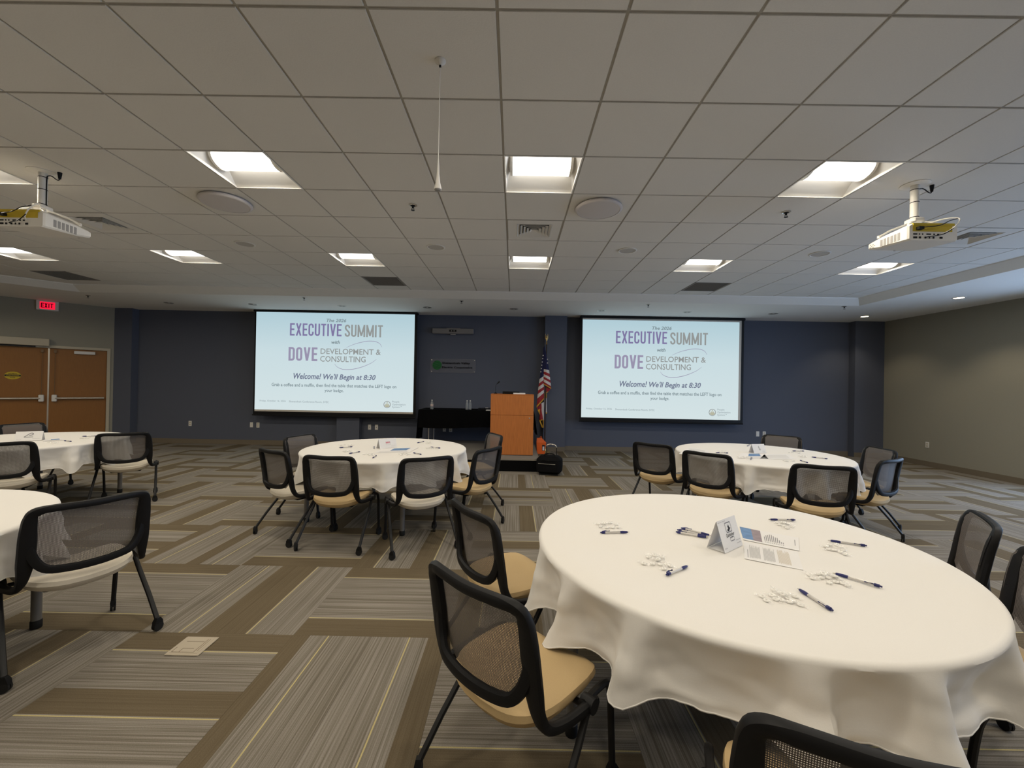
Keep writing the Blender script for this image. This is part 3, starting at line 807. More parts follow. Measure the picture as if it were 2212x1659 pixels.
# ------------------------------------------------------------------ projection screens
GLYPH_W = {'I': 0.14, 'M': 0.60, 'T': 0.40, 'E': 0.38, 'X': 0.46, 'V': 0.46}
def glyph(mb, ch, F, wd_, sw):
    # condensed block capitals drawn as strokes; a in 0..1 across, b in 0..1 up; sw is the stroke in heights
    h = sw / 2; hx = h / wd_
    L, R, Bm, Tm, M = hx, 1 - hx, h, 1 - h, 0.5
    def rnd(cx, cy, a0, a1, rx, ry, n=6): return [(cx + rx * cos(radians(a0 + (a1 - a0) * k / n)), cy + ry * sin(radians(a0 + (a1 - a0) * k / n))) for k in range(n + 1)]
    rx, ry = 0.5 - hx, (0.5 - hx) * wd_
    top = lambda a0, a1: rnd(M, Tm - ry, a0, a1, rx, ry); bot = lambda a0, a1: rnd(M, Bm + ry, a0, a1, rx, ry)
    S = {'E': [[(L, 0), (L, 1)], [(L, Tm), (1, Tm)], [(L, 0.51), (0.92, 0.51)], [(L, Bm), (1, Bm)]],
         'T': [[(0, Tm), (1, Tm)], [(M, 0), (M, Tm)]], 'I': [[(M, 0), (M, 1)]],
         'X': [[(hx * 1.1, 0), (1 - hx * 1.1, 1)], [(hx * 1.1, 1), (1 - hx * 1.1, 0)]],
         'V': [[(hx, 1), (M, h * 0.3)], [(1 - hx, 1), (M, h * 0.3)]],
         'M': [[(L, 0), (L, 1)], [(R, 0), (R, 1)], [(L, 0.96), (M, 0.1)], [(R, 0.96), (M, 0.1)]],
         'O': [top(0, 180) + bot(180, 360) + [(R, Tm - ry)]],
         'D': [[(L, 0), (L, 1)], [(L, Tm), (M * 0.9, Tm)] + rnd(M, Tm - ry, 80, 0, rx, ry) + rnd(M, Bm + ry, 0, -80, rx, ry) + [(M * 0.9, Bm), (L, Bm)]],
         'C': [[(R, 0.66)] + top(0, 180) + bot(180, 360) + [(R, 0.34)]], 'U': [[(L, 1)] + bot(180, 360) + [(R, 1)]],
         'S': [[(R, 0.72)] + top(0, 180) + [(L, 0.70), (L + 0.12, 0.60), (M, 0.50), (R - 0.12, 0.40), (R, 0.30)] + rnd(M, Bm + ry, 0, -180, rx, ry) + [(L, 0.28)]]}[ch]
    for path in S:
        q = [Vector((a * wd_, b, 0)) for a, b in path]
        q = [p_ for i, p_ in enumerate(q) if i == 0 or (p_ - q[i - 1]).length > 1e-4]
        vs = []
        for i, p_ in enumerate(q):
            d1 = (q[i] - q[i - 1]).normalized() if i else (q[1] - q[0]).normalized()
            d2 = (q[i + 1] - q[i]).normalized() if i < len(q) - 1 else d1
            nn = Vector((-(d1 + d2).y, (d1 + d2).x, 0)).normalized(); k = h / max(0.5, nn.dot(Vector((-d1.y, d1.x, 0))))
            for sg_ in (1, -1): vs.append(F((p_.x + sg_ * nn.x * k) / wd_, p_.y + sg_ * nn.y * k))
        mb.add(vs, [(2 * i, 2 * i + 1, 2 * i + 3, 2 * i + 2) for i in range(len(q) - 1)])
def screen(YS, TL, TR, BL, BR, label, img):
    a, b, c, d = [ony(*p, YS) for p in (TL, TR, BL, BR)]
    x0, x1 = (a.x + c.x) / 2, (b.x + d.x) / 2
    z1, z0 = (a.z + b.z) / 2, (c.z + d.z) / 2
    root = thing('projection_screen', label, 'screen', ((x0 + x1) / 2, YS, z0), 0, 'projection screens')
    w = (x1 - x0) / 2; h = z1 - z0
    MB().cbox((-w - 0.05, -0.04, h + 0.004), (w + 0.07, 0.10, min(h + 0.08, 3.137 - z0)), 0.008).build('screen_case', M_black, root)
    MB().box((-w - 0.035, 0.002, -0.075), (w + 0.06, 0.005, h + 0.004)).build('black_border', M_black, root)
    MB().box((-w, -0.001, 0), (w, 0.0015, h)).build('screen_fabric', M_beigescreen, root)
    MB().cyl((-w - 0.05, 0.0, -0.085), (w + 0.06, 0.0, -0.085), 0.016, 12).build('bottom_bar', M_black, root, smooth=True)
    # the slide
    u0, u1, v0, v1 = img
    sx0, sx1 = -w + 2 * w * u0, -w + 2 * w * u1
    sz1, sz0 = h * (1 - v0), h * (1 - v1)
    sl = MB().add([(sx0, -0.0025, sz0), (sx1, -0.0025, sz0), (sx1, -0.0025, sz1), (sx0, -0.0025, sz1)], [(0, 1, 2, 3)])
    so_ = sl.build('slide', M_slide, root)
    ul = so_.data.uv_layers.new(name='UVMap')
    for li, q in enumerate(((0, 0), (1, 0), (1, 1), (0, 1))): ul.data[li].uv = q
    P = lambda u, v: (sx0 + (sx1 - sx0) * u, -0.004, sz1 - (sz1 - sz0) * (-v))
    def T(txt, u_0, u_1, vc, hh, m, bold=0.0, shear=0.0, name='lettering'):
        mb = MB(); text_into(mb, txt, u_0, u_1, -(vc + hh / 2), -(vc - hh / 2), P, bold, shear)
        return mb.build(name, m, so_)
    def blocks(txt, u_0, u_1, vc, hh, m, sw):
        n = len(txt); ws = [GLYPH_W.get(c, 0.42) for c in txt]; gap = 0.085
        tot = sum(ws) + gap * (n - 1); kx = (u_1 - u_0) / tot; mb = MB(); x = 0
        for c, wd_ in zip(txt, ws):
            glyph(mb, c, lambda a, b, x=x, wd_=wd_: P(u_0 + (x + a * wd_) * kx, -(vc + hh / 2 - b * hh)), wd_, sw)
            x += wd_ + gap
        mb.build('lettering', m, so_)
    T('The 2026', 0.443, 0.568, 0.075, 0.034, E_grey2, 0.022, 0.22)
    blocks('EXECUTIVE', 0.214, 0.540, 0.174, 0.126, E_purple, 0.13)
    blocks('SUMMIT', 0.560, 0.800, 0.178, 0.124, E_grey, 0.13)
    T('with', 0.477, 0.531, 0.298, 0.036, E_grey2, 0.022, 0.22)
    blocks('DOVE', 0.208, 0.390, 0.425, 0.140, E_purple2, 0.145)
    T('DEVELOPMENT &', 0.410, 0.790, 0.392, 0.058, E_grey, 0.010)
    T('CONSULTING', 0.408, 0.695, 0.470, 0.060, E_grey, 0.010)
    T('Welcome!', 0.242, 0.417, 0.650, 0.062, E_slate, 0.022, 0.25)
    T("We'll Begin at 8:30", 0.430, 0.760, 0.660, 0.074, E_slate, 0.022, 0.25)
    T('Grab a coffee and a muffin, then find the table that matches the LEFT logo on', 0.105, 0.892, 0.747, 0.044, E_grey2, 0.016)
    T('your badge.', 0.440, 0.560, 0.797, 0.040, E_grey2, 0.016)
    T('Friday, October 16, 2026', 0.032, 0.196, 0.912, 0.022, E_pale, 0.008)
    T('Shenandoah Conference Room, SVEC', 0.217, 0.468, 0.914, 0.022, E_pale, 0.008)
    T('People', 0.868, 0.913, 0.898, 0.024, E_pale, 0.008)
    T('Optimization', 0.868, 0.952, 0.926, 0.024, E_pale, 0.008)
    T('System', 0.868, 0.917, 0.952, 0.024, E_pale, 0.008)
    T('TM', 0.919, 0.928, 0.944, 0.008, E_pale, 0.008)
    def arc(pts, wid, m):
        q = spline([(x, y, 0) for x, y in pts], 8); mb = MB(); n = len(q); vs = []
        for i, p_ in enumerate(q):
            t = (q[min(i + 1, n - 1)] - q[max(i - 1, 0)]); t.y *= 0.628; t.normalize()
            ww = wid * (0.35 + 0.65 * sin(pi * i / (n - 1)))
            vs += [P(p_.x - t.y * ww, -(p_.y + t.x * ww / 0.628)), P(p_.x + t.y * ww, -(p_.y - t.x * ww / 0.628))]
        mb.add(vs, [(2 * i, 2 * i + 1, 2 * i + 3, 2 * i + 2) for i in range(n - 1)])
        mb.build('swoosh', m, so_)
    arc([(0.572, 0.350), (0.63, 0.310), (0.70, 0.283), (0.752, 0.284), (0.782, 0.305), (0.796, 0.340)], 0.0018, E_purple2)
    arc([(0.500, 0.520), (0.518, 0.552), (0.555, 0.574), (0.61, 0.572), (0.67, 0.548), (0.73, 0.505), (0.763, 0.465)], 0.0018, E_purple2)
    cx, cy = 0.836, 0.926
    mb = MB(); n = 28
    for r_ in (0.0225, 0.0185): mb.v += [P(cx + r_ * cos(2 * pi * k / n), -(cy + r_ / 0.628 * sin(2 * pi * k / n))) for k in range(n)]
    for k in range(n): mb.f.append((k, (k + 1) % n, n + (k + 1) % n, n + k)); mb.m.append(0)
    mb.build('emblem_ring', E_grey, so_)
    mb = MB()
    mb.add([P(cx + x, -(cy + y)) for x, y in ((-0.0165, 0.006), (0.0165, 0.006), (0.0165, 0.010), (0.011, 0.022), (0, 0.027), (-0.011, 0.022), (-0.0165, 0.010))], [tuple(range(7))])
    mb.add([P(cx + x, -(cy + y)) for x, y in ((-0.013, 0.0), (-0.006, -0.010), (0, -0.002), (0.006, -0.010), (0.013, 0.0), (0.013, 0.003), (-0.013, 0.003))], [tuple(range(7))])
    mb.add([P(cx + 0.004 * cos(k), -(cy - 0.017 + 0.006 * sin(k))) for k in [2 * pi * j / 10 for j in range(10)]], [tuple(range(10))])
    mb.build('emblem', E_tan, so_)
    return root
screen(9.50, (553.5, 673.5), (896, 679.5), (550.5, 888.5), (892.5, 894), 'projection screen beside the door-side wall, bare strip along its bottom edge', (0.0, 1.0, 0.0, 0.982))
screen(9.50, (1258, 686), (1602, 693.5), (1256, 902), (1599, 907), 'projection screen near the olive wall, bare strips at its top and side', (0.0, 0.986, 0.016, 1.0))

# ------------------------------------------------------------------ double door in the slanted wall
door = struct(put('door_1', None, None))
def dbox(mb, s0, s1, o0, o1, z0, z1, c=None):
    return mb.cbox((s0, o0, z0), (s1, o1, z1), c, TD) if c else mb.box((s0, o0, z0), (s1, o1, z1), TD)
fr = MB()
dbox(fr, s_in - 0.055, s_in, -0.13, 0.02, 0, ZD + 0.055); dbox(fr, s_in2, s_in2 + 0.055, -0.13, 0.02, 0, ZD + 0.055); dbox(fr, s_in, s_in2, -0.13, 0.02, ZD, ZD + 0.055)
fr.build('door_frame', M_doorframe, door)
for side in (0, 1):
    a, b = (s_in + 0.004, s_mid - 0.004) if side == 0 else (s_mid + 0.004, s_in2 - 0.004)
    lf = dbox(MB(), a, b, -0.075, -0.03, 0.01, ZD - 0.004).build('door_leaf', M_door, door)
    inner = b if side == 0 else a; sg = -1 if side == 0 else 1     # the edge at the meeting stile, and the way from it to the hinges
    zb_ = 1.045
    e0 = inner + sg * 0.10; e1 = (a + 0.03) if side == 0 else (b - 0.03)
    mb = MB(); T0 = TD
    mb.sweep([TD @ Vector((e0, 0.045, zb_)), TD @ Vector((e1, 0.045, zb_))], 0.022, 0.016, 10, side=(0, 0, 1))
    dbox(mb, min(e1, e1 - sg * 0.05), max(e1, e1 - sg * 0.05), -0.03, 0.045, zb_ - 0.02, zb_ + 0.02)
    mb.build('panic_bar', M_steel, lf, smooth=True)
    mb = dbox(MB(), min(inner + sg * 0.05, inner + sg * 0.13), max(inner + sg * 0.05, inner + sg * 0.13), -0.03, 0.055, zb_ - 0.07, zb_ + 0.075, 0.01)
    mb.build('latch_case', M_white, lf)
    mb = MB().cyl(TD @ Vector((inner + sg * 0.09, 0.0, zb_ + 0.07)), TD @ Vector((inner + sg * 0.09, 0.0, ZD - 0.08)), 0.004, 8)
    dbox(mb, min(inner + sg * 0.07, inner + sg * 0.11), max(inner + sg * 0.07, inner + sg * 0.11), -0.03, 0.02, ZD - 0.10, ZD - 0.04)
    mb.build('vertical_rod', M_bronze, lf, smooth=True)
    if side == 0:
        cl = diag_s(160, 762); cr = diag_s(206, 764)
        dbox(MB(), min(cl, cr), max(cl, cr), -0.03, 0.03, ZD - 0.105, ZD - 0.04, 0.006).build('door_closer', M_white, lf)
    else:
        pc = ondiag(27, 811); s_ = (pc - DP).dot(DG)
        dm = MB().add([TD @ Vector((s_ + 0.115 * cos(2 * pi * k / 24), -0.0285, pc.z + 0.08 * sin(2 * pi * k / 24))) for k in range(24)], [tuple(range(24))])
        dm.build('caution_decal', M_yellow, lf)
        Pd = lambda x, y: TD @ Vector((s_ - x, -0.0265, pc.z + y))
        lm = MB(); dk = MB()
        dk.add([Pd(x, y) for x, y in ((-0.11, -0.018), (0.11, -0.018), (0.11, 0.018), (-0.11, 0.018))], [(0, 1, 2, 3)])
        dk.build('decal_band', M_ink, lf)
        Pe = lambda x, y: TD @ Vector((s_ - x, -0.0255, pc.z + y))
        text_into(lm, 'AUTOMATIC', -0.06, 0.06, 0.026, 0.048, Pe, 0.01); text_into(lm, 'DOOR', -0.035, 0.035, -0.052, -0.028, Pe, 0.01)
        lm.build('decal_lettering', M_ink, lf)
        lm = MB(); text_into(lm, 'CAUTION', -0.085, 0.085, -0.011, 0.011, Pe, 0.01); lm.build('decal_word', M_yellow, lf)
dbox(MB(), s_mid - 0.012, s_mid + 0.012, -0.03, -0.022, 0.01, ZD - 0.004).build('astragal', M_steel, door)
dbox(MB(), s_in - 0.06, s_in2 + 0.06, -0.17, -0.14, 0, ZD + 0.1).build('light_block_panel', M_dark, door)  # added panel behind the leaves, blocks outside light leaking through the gaps
op = thing('door_operator', 'long beige door operator box above the double door', 'door operator')
s_o = diag_s(108, 740); zt = ondiag(108, 733).z; zbm = ondiag(108, 748.5).z
dbox(MB(), s_o, s_o + 1.35, 0.0, 0.12, zbm, zt, 0.008).build('housing', M_doorframe, op)
dbox(MB(), s_o + 0.2, s_o + 0.85, 0.03, 0.06, zbm - 0.03, zbm).build('operator_arm', M_blackmetal, op)
# exit sign
pe = ondiag(103, 658)
ex = thing('exit_sign', 'lit red exit sign above the wooden double door', 'sign')
s_ = (pe - DP).dot(DG); hw = abs(diag_s(127, 658) - diag_s(78, 658)) / 2; hz = 0.125
zt = min(ZS - 0.002, ondiag(103, 644.5).z); zb_ = ondiag(103, 671).z
dbox(MB(), s_ - hw, s_ + hw, 0.0, 0.055, zb_, zt, 0.008).build('housing', M_white, ex)
fx = hw * 0.68; fz0 = zb_ + (zt - zb_) * 0.12; fz1 = zb_ + (zt - zb_) * 0.86
dbox(MB(), s_ - fx, s_ + fx, 0.055, 0.058, fz0, fz1).build('lit_face', M_exit, ex)
Px = lambda x, y: TD @ Vector((s_ - x, 0.060, fz0 + (fz1 - fz0) * y))
lm = MB()
for k, ch in enumerate('EXIT'):
    x0 = -fx * 0.84 + (0, 0.46, 0.98, 1.20)[k] * fx; w_ = fx * (0.40 if ch != 'I' else 0.12)
    glyph(lm, ch, lambda a, b, x0=x0, w_=w_: Px(x0 + a * w_, 0.18 + b * 0.64), 0.55 if ch != 'I' else 0.17, 0.17)
lm.build('lettering', M_exitletter, ex)

# ------------------------------------------------------------------ stage platform, skirted table, lectern
plat_x0, plat_x1, plat_y0, ZP = -2.35, 0.47, 7.30, 0.215
pf = thing('stage_platform', 'low platform with a black skirt under the lectern', 'platform')
MB().box((plat_x0, plat_y0 + 0.01, 0.02), (plat_x1, YCOL - 0.03, ZP - 0.01)).build('deck', M_grey, pf)
MB().box((plat_x0 - 0.005, plat_y0, ZP - 0.01), (plat_x1 + 0.005, YCOL - 0.03, ZP)).build('deck_top', mat('grey riser carpet', (0.20, 0.185, 0.165), 0.95, noise=0.2, scale=160), pf)
MB().box((plat_x0 - 0.01, plat_y0 - 0.012, ZP - 0.03), (plat_x1 + 0.01, plat_y0, ZP + 0.002)).box((plat_x1, plat_y0 - 0.01, ZP - 0.03), (plat_x1 + 0.012, YCOL - 0.03, ZP + 0.002)).build('edge_trim', M_steel, pf)
sk = MB()
def skirt(u, v):
    L1 = plat_x1 - plat_x0; tot = L1 + 1.2; s = u * tot
    wv = 0.006 * sin(s * 55) * (0.3 + v)
    if s < L1: return (plat_x0 + s, plat_y0 - 0.014 - abs(wv) - 0.012 * v, (ZP - 0.028) * (1 - v) + 0.004)
    return (plat_x1 + 0.014 + abs(wv) + 0.012 * v, plat_y0 + (s - L1), (ZP - 0.028) * (1 - v) + 0.004)
sk.grid(skirt, 150, 3); sk.build('skirt', M_blackcloth, pf, smooth=True)

tb = thing('folding_table', 'long black-draped table on the platform behind the lectern', 'table')
tx0, tx1, ty0, ty1, tz = -2.0, 0.44, 8.80, 9.52, ZP + 0.745
MB().cbox((tx0, ty0, tz - 0.03), (tx1, ty1, tz - 0.004), 0.006).build('tabletop', M_grey, tb)
for x in (tx0 + 0.2, tx1 - 0.2):
    for y in (ty0 + 0.08, ty1 - 0.08):
        MB().cyl((x, y, ZP + 0.002), (x, y, tz - 0.03), 0.014, 10).build('leg', M_steel, tb, smooth=True)
cl = MB()
cl.grid(lambda u, v: (tx0 - 0.006 + (tx1 - tx0 + 0.012) * u, ty0 - 0.006 + (ty1 - ty0 + 0.012) * v, tz), 8, 4)
def drape(u, v):
    x = tx0 - 0.006 + (tx1 - tx0 + 0.012) * u
    return (x, ty0 - 0.008 - 0.02 * v - 0.010 * v * sin(x * 14) - 0.008 * v * sin(x * 31), tz - v * (0.37 + 0.02 * sin(x * 3)))
cl.grid(drape, 60, 6)
def drape_l(u, v):
    y = ty0 - 0.008 + (ty1 - ty0) * u
    return (tx0 - 0.008 - 0.05 * v - 0.02 * v * sin(y * 24), y - 0.02 * v, tz - v * 0.66)
cl.grid(drape_l, 20, 6)
cl.grid(lambda u, v: (tx1 + 0.008 + 0.06 * v + 0.02 * v * sin(u * 15), ty0 - 0.008 + (ty1 - ty0) * u - 0.02 * v, tz - v * 0.50), 20, 6)
tag(cl.build('tablecloth', M_blackcloth, smooth=True), 'black cloth draped over the long table behind the lectern', 'tablecloth')

XL0, XL1 = ony(1059.5, 900, 7.67).x, ony(1152.5, 900, 7.67).x
lh = 1.125; lw = (XL1 - XL0) / 2
lc = thing('lectern', 'cherry wood lectern with a lower door on the black-skirted platform', 'lectern', ((XL0 + XL1) / 2, 7.67, ZP + 0.003))
MB().cbox((-lw, 0.012, 0.0), (lw, 0.55, lh - 0.012), 0.003).build('cabinet_body', M_wood, lc)
dz = lh * 0.655
MB().cbox((-lw, 0.0, 0.006), (lw, 0.011, dz - 0.003), 0.002).build('door', M_wood, lc)
MB().cbox((-lw, 0.0, dz + 0.003), (lw, 0.011, lh - 0.012), 0.002).build('front_panel', M_wood, lc)
kn = MB().lathe([(0.006, 0), (0.006, 0.010), (0.012, 0.014), (0.012, 0.020), (0.006, 0.024)], 14, Matrix.Translation((lw - 0.075, 0.0, dz - 0.05)) @ Matrix.Rotation(radians(90), 4, 'X'))
kn.build('knob', M_steel, lc, smooth=True)
MB().cbox((-lw - 0.004, -0.004, lh - 0.012), (lw + 0.004, 0.555, lh), 0.003).build('worktop', M_wood, lc)
ztop = ZP + 0.003 + lh
lap = thing('laptop', 'black laptop lying on the lectern top', 'laptop', (ony(1104, 849, 7.95).x, 7.95, ztop + 0.001))
MB().cbox((-0.16, -0.11, 0), (0.16, 0.11, 0.018), 0.004).build('base', M_black, lap)
MB().cbox((-0.16, -0.115, 0.019), (0.16, 0.11, 0.045), 0.004).build('screen_lid', M_black, lap)
pp = thing('paper_stack', 'white stack of papers on the front of the lectern top', 'paper', (ony(1121.5, 852, 7.78).x, 7.78, ztop + 0.001), 0.05)
for k in range(4): MB().box((-0.11, -0.07, k * 0.006), (0.11, 0.14, k * 0.006 + 0.0052)).build('sheet', M_paper, pp)
gm = thing('gooseneck_microphone', 'thin black gooseneck microphone rising from the lectern', 'microphone', (ony(1070.5, 852, 7.95).x, 7.95, ztop + 0.001))
MB().lathe([(0.03, 0), (0.03, 0.008), (0.012, 0.02)], 16).build('base', M_black, gm, smooth=True)
q = ony(1074, 829, 7.95); dxm = q.x - gm.location.x; dzm = q.z - ztop
MB().sweep(spline([(0, 0, 0.015), (-0.002, 0, dzm * 0.5), (0.004, 0, dzm * 0.85), (dxm, 0, dzm)], 6), 0.0035, None, 6).build('gooseneck', M_blackmetal, gm, smooth=True)
MB().cyl((dxm, 0, dzm), (dxm + 0.045, 0, dzm + 0.045), 0.010, 12, 0.014).build('microphone_head', M_black, gm, smooth=True)

# bottles and small things on the black table
def bottle(loc, label, labelled):
    r = thing('water_bottle', label, 'bottle', loc, 0, 'water bottles on the black table')
    MB().lathe([(0.028, 0.0), (0.032, 0.006), (0.032, 0.05), (0.030, 0.06), (0.032, 0.07), (0.032, 0.115), (0.027, 0.145), (0.013, 0.17), (0.013, 0.185)], 18).build('bottle_body', M_water, r, smooth=True)
    MB().lathe([(0.0145, 0.183), (0.0145, 0.200), (0.012, 0.203)], 16).build('cap', M_white, r, smooth=True)
    if labelled: MB().lathe([(0.0328, 0.062), (0.0328, 0.112)], 18, caps=False).build('paper_label', mat('pinkish bottle label', (0.66, 0.54, 0.52), 0.6), r, smooth=True)
    return r
bottle((ony(933, 880, 9.0).x, 9.0, tz + 0.001), 'water bottle with white cap and pale label at the table end', True)
bottle((ony(1008.8, 880, 9.0).x, 9.0, tz + 0.001), 'clear unlabelled water bottle, the one nearer the labelled bottle', False)
bottle((ony(1015.6, 880, 9.04).x, 9.04, tz + 0.001), 'clear unlabelled water bottle, the one nearer the lectern', False)
nb = thing('notebook_computer', 'flat black notebook on the black table beside the lectern', 'laptop', (ony(1050, 880, 9.12).x, 9.12, tz + 0.001), 0.15)
MB().cbox((-0.17, -0.12, 0), (0.17, 0.12, 0.02), 0.005).build('base', M_black, nb)
MB().cbox((-0.17, -0.115, 0.021), (0.17, 0.12, 0.034), 0.004).build('screen_lid', M_black, nb)
MB().cbox((-0.02, -0.02, 0.034), (0.05, 0.01, 0.052), 0.004).build('adapter', M_grey, nb)
pw = thing('paper_pad', 'white note pad on the black table edge beside the lectern', 'paper', (ony(1060, 882, 8.88).x, 8.88, tz + 0.001))
MB().box((-0.10, -0.05, 0), (0.10, 0.08, 0.012)).build('sheet_block', M_paper, pw)
MB().box((-0.10, 0.08, 0), (0.10, 0.09, 0.016)).build('binding', M_grey, pw)

# ------------------------------------------------------------------ wall camera bar and sign
ab = ony(979.5, 716, YB)
cb = thing('camera_bar', 'grey video conference bar mounted high on the wall between the screens', 'camera', (ab.x, YB, ab.z))
MB().cbox((-0.485, -0.10, -0.065), (0.485, -0.02, 0.06), 0.012).build('housing', mat('grey bar housing', (0.20, 0.19, 0.185), 0.6), cb)
MB().box((-0.085, -0.103, -0.02), (0.085, -0.0995, 0.028)).build('camera_window', M_black, cb)
MB().cyl((-0.03, -0.1035, 0.004), (-0.03, -0.108, 0.004), 0.014, 14).cyl((0.03, -0.1035, 0.004), (0.03, -0.108, 0.004), 0.014, 14).build('lens', M_greytube, cb)
MB().box((-0.16, -0.02, -0.05), (0.16, 0.0, 0.08)).box((-0.12, -0.06, 0.058), (0.10, -0.02, 0.075)).build('wall_bracket', M_grey, cb)
MB().box((-0.06, -0.07, -0.09), (0.06, -0.04, -0.064)).build('sensor', M_grey, cb)
q = ony(979, 790.5, YB)
sg = thing('wall_sign', 'clear acrylic wall sign with a green round emblem between the screens', 'sign', (q.x, YB, q.z))
MB().cbox((-0.535, -0.030, -0.165), (0.535, -0.024, 0.165), 0.002).build('acrylic_panel', M_acrylic, sg)
for sx in (-1, 1):
    for sz in (-1, 1):
        MB().cyl((sx * 0.505, 0, sz * 0.135), (sx * 0.505, -0.036, sz * 0.135), 0.009, 12).build('standoff', M_steel, sg, smooth=True)
Ps = lambda x, y: (x, -0.032, y)
MB().add([Ps(-0.375 + 0.108 * cos(2 * pi * k / 32), 0.012 + 0.108 * sin(2 * pi * k / 32)) for k in range(32)], [tuple(range(32))]).build('emblem', M_green, sg)
el = MB()
for k, (a, b) in enumerate(((0.075, 0.06), (0.03, 0.015), (-0.02, -0.02), (-0.06, -0.05))):
    L_ = math.sqrt(max(0, 0.104 ** 2 - a * a))
    pts = [(-0.375 - L_ * 0.9 + 1.8 * L_ * j / 8, 0.012 + a + (b - a) * j / 8 + 0.01 * sin(j * 1.1 + k)) for j in range(9)]
    el.add([(x, -0.0332, y + s * 0.0045) for x, y in pts for s in (-1, 1)], [(2 * j, 2 * j + 2, 2 * j + 3, 2 * j + 1) for j in range(8)])
el.build('emblem_lines', M_greenline, sg)
lt = MB(); text_into(lt, 'Shenandoah Valley', -0.255, 0.40, 0.028, 0.092, Ps, 0.02); lt.build('lettering', M_signink, sg)
lt = MB(); text_into(lt, 'Electric Cooperative', -0.255, 0.455, -0.070, -0.012, Ps, 0.02); lt.build('lettering', M_signink, sg)

# ------------------------------------------------------------------ flag, bag, suitcase
fy = 9.42
F0 = ony(1176.5, 970, fy)
fl = thing('flag_stand', 'furled stars and stripes flag with gold fringe on a dark pole', 'flag', (F0.x, fy, 0.0))
topz = ony(1175.5, 744, fy).z
MB().lathe([(0.0, 0.0), (0.125, 0.0), (0.125, 0.02), (0.09, 0.035), (0.035, 0.05), (0.025, 0.12), (0.022, 0.14)], 24, caps=False).build('base', M_gold, fl, smooth=True)
MB().cyl((0, 0, 0.10), (0, 0, topz), 0.014, 12).build('pole', M_pole, fl, smooth=True)
ea = MB()
ea.lathe([(0.016, topz), (0.026, topz + 0.012), (0.012, topz + 0.03), (0.018, topz + 0.045), (0.008, topz + 0.06), (0.012, topz + 0.075), (0.024, topz + 0.11), (0.020, topz + 0.15), (0.010, topz + 0.175), (0.013, topz + 0.195), (0.004, topz + 0.21)], 14)
for s in (-1, 1):
    ea.loft([[(s * 0.012, -0.01, topz + 0.10), (s * 0.014, 0.02, topz + 0.10), (s * 0.012, 0.02, topz + 0.16), (s * 0.010, -0.01, topz + 0.16)], [(s * 0.032, 0.005, topz + 0.14), (s * 0.034, 0.02, topz + 0.14), (s * 0.034, 0.02, topz + 0.22), (s * 0.032, 0.005, topz + 0.22)], [(s * 0.022, 0.012, topz + 0.20), (s * 0.023, 0.016, topz + 0.20), (s * 0.023, 0.016, topz + 0.25), (s * 0.022, 0.012, topz + 0.25)]])
ea.build('eagle_finial', M_gold, fl, smooth=True)
FM = [M_flagred, M_flagwhite, M_flagblue, M_fringe]
def fpx(u, v, out):          # outline points of the hanging cloth, in the flag's own frame
    p_ = ony(u, v, fy); return Vector((p_.x - F0.x, out, p_.z))
Z5 = lambda x, y: (1140 + x / 5.925, 710 + y / 5.925)
def panel(left, right, ns, bands, out_l, out_r, bulge, name):
    """bands: (t0, t1, material) down the panel; left/right: outlines as zoom points from top to bottom"""
    Lp = spline([(x, y, 0) for x, y in left], 8); Rp = spline([(x, y, 0) for x, y in right], 8)
    def at(P_, t):
        k = t * (len(P_) - 1); i = min(int(k), len(P_) - 2); return P_[i].lerp(P_[i + 1], k - i)
    mb = MB()
    for (t0, t1, mk) in bands:
        def fn(u, v, t0=t0, t1=t1):
            t = t0 + (t1 - t0) * v
            a = at(Lp, t); b = at(Rp, t)
            out = out_l * (1 - u) + out_r * u - bulge * sin(pi * u) - 0.006 * sin(u * 9 + t * 6)
            p_ = a.lerp(b, u)
            return fpx(*Z5(p_.x, p_.y), out)
        mb.mi(mk).grid(fn, ns, 6)
    # thin fringe strip at the lower edge
    return mb.build(name, FM, fl, smooth=True)
R, Wt, B, G = 0, 1, 2, 3
panel([(203, 232), (190, 330), (168, 500), (158, 590), (142, 700), (130, 800), (120, 905), (112, 1010)], [(212, 232), (212, 330), (210, 480), (207, 560), (206, 650), (206, 750), (205, 830), (204, 905)], 6,
      [(0, 0.50, B), (0.50, 0.575, Wt), (0.575, 0.635, R), (0.635, 0.70, Wt), (0.70, 0.765, R), (0.765, 0.84, Wt), (0.84, 0.955, R), (0.955, 1.0, G)], -0.035, -0.030, 0.02, 'flag_cloth')
panel([(210, 232), (207, 350), (204, 470), (203, 560), (202, 640), (202, 715)], [(217, 232), (240, 350), (264, 470), (280, 590), (291, 690), (299, 770)], 6,
      [(0, 0.50, B), (0.50, 0.575, Wt), (0.575, 0.655, R), (0.655, 0.735, Wt), (0.735, 0.81, R), (0.81, 0.895, Wt), (0.895, 0.955, R), (0.955, 1.0, G)], -0.045, -0.02, 0.03, 'flag_cloth')
panel([(218, 745), (220, 790), (216, 838)], [(290, 735), (292, 775), (232, 838)], 4, [(0, 0.72, R), (0.72, 1.0, G)], 0.0, 0.02, 0.01, 'flag_fold')
panel([(118, 1000), (128, 1045), (148, 1095)], [(160, 985), (156, 1030), (156, 1100)], 3, [(0, 0.45, R), (0.45, 1.0, G)], -0.02, -0.02, 0.0, 'flag_fold')
panel([(150, 960), (152, 1060), (150, 1150), (146, 1185)], [(176, 960), (182, 1060), (196, 1150), (200, 1165)], 3, [(0, 0.78, R), (0.78, 1.0, G)], -0.01, -0.01, 0.01, 'flag_fold')
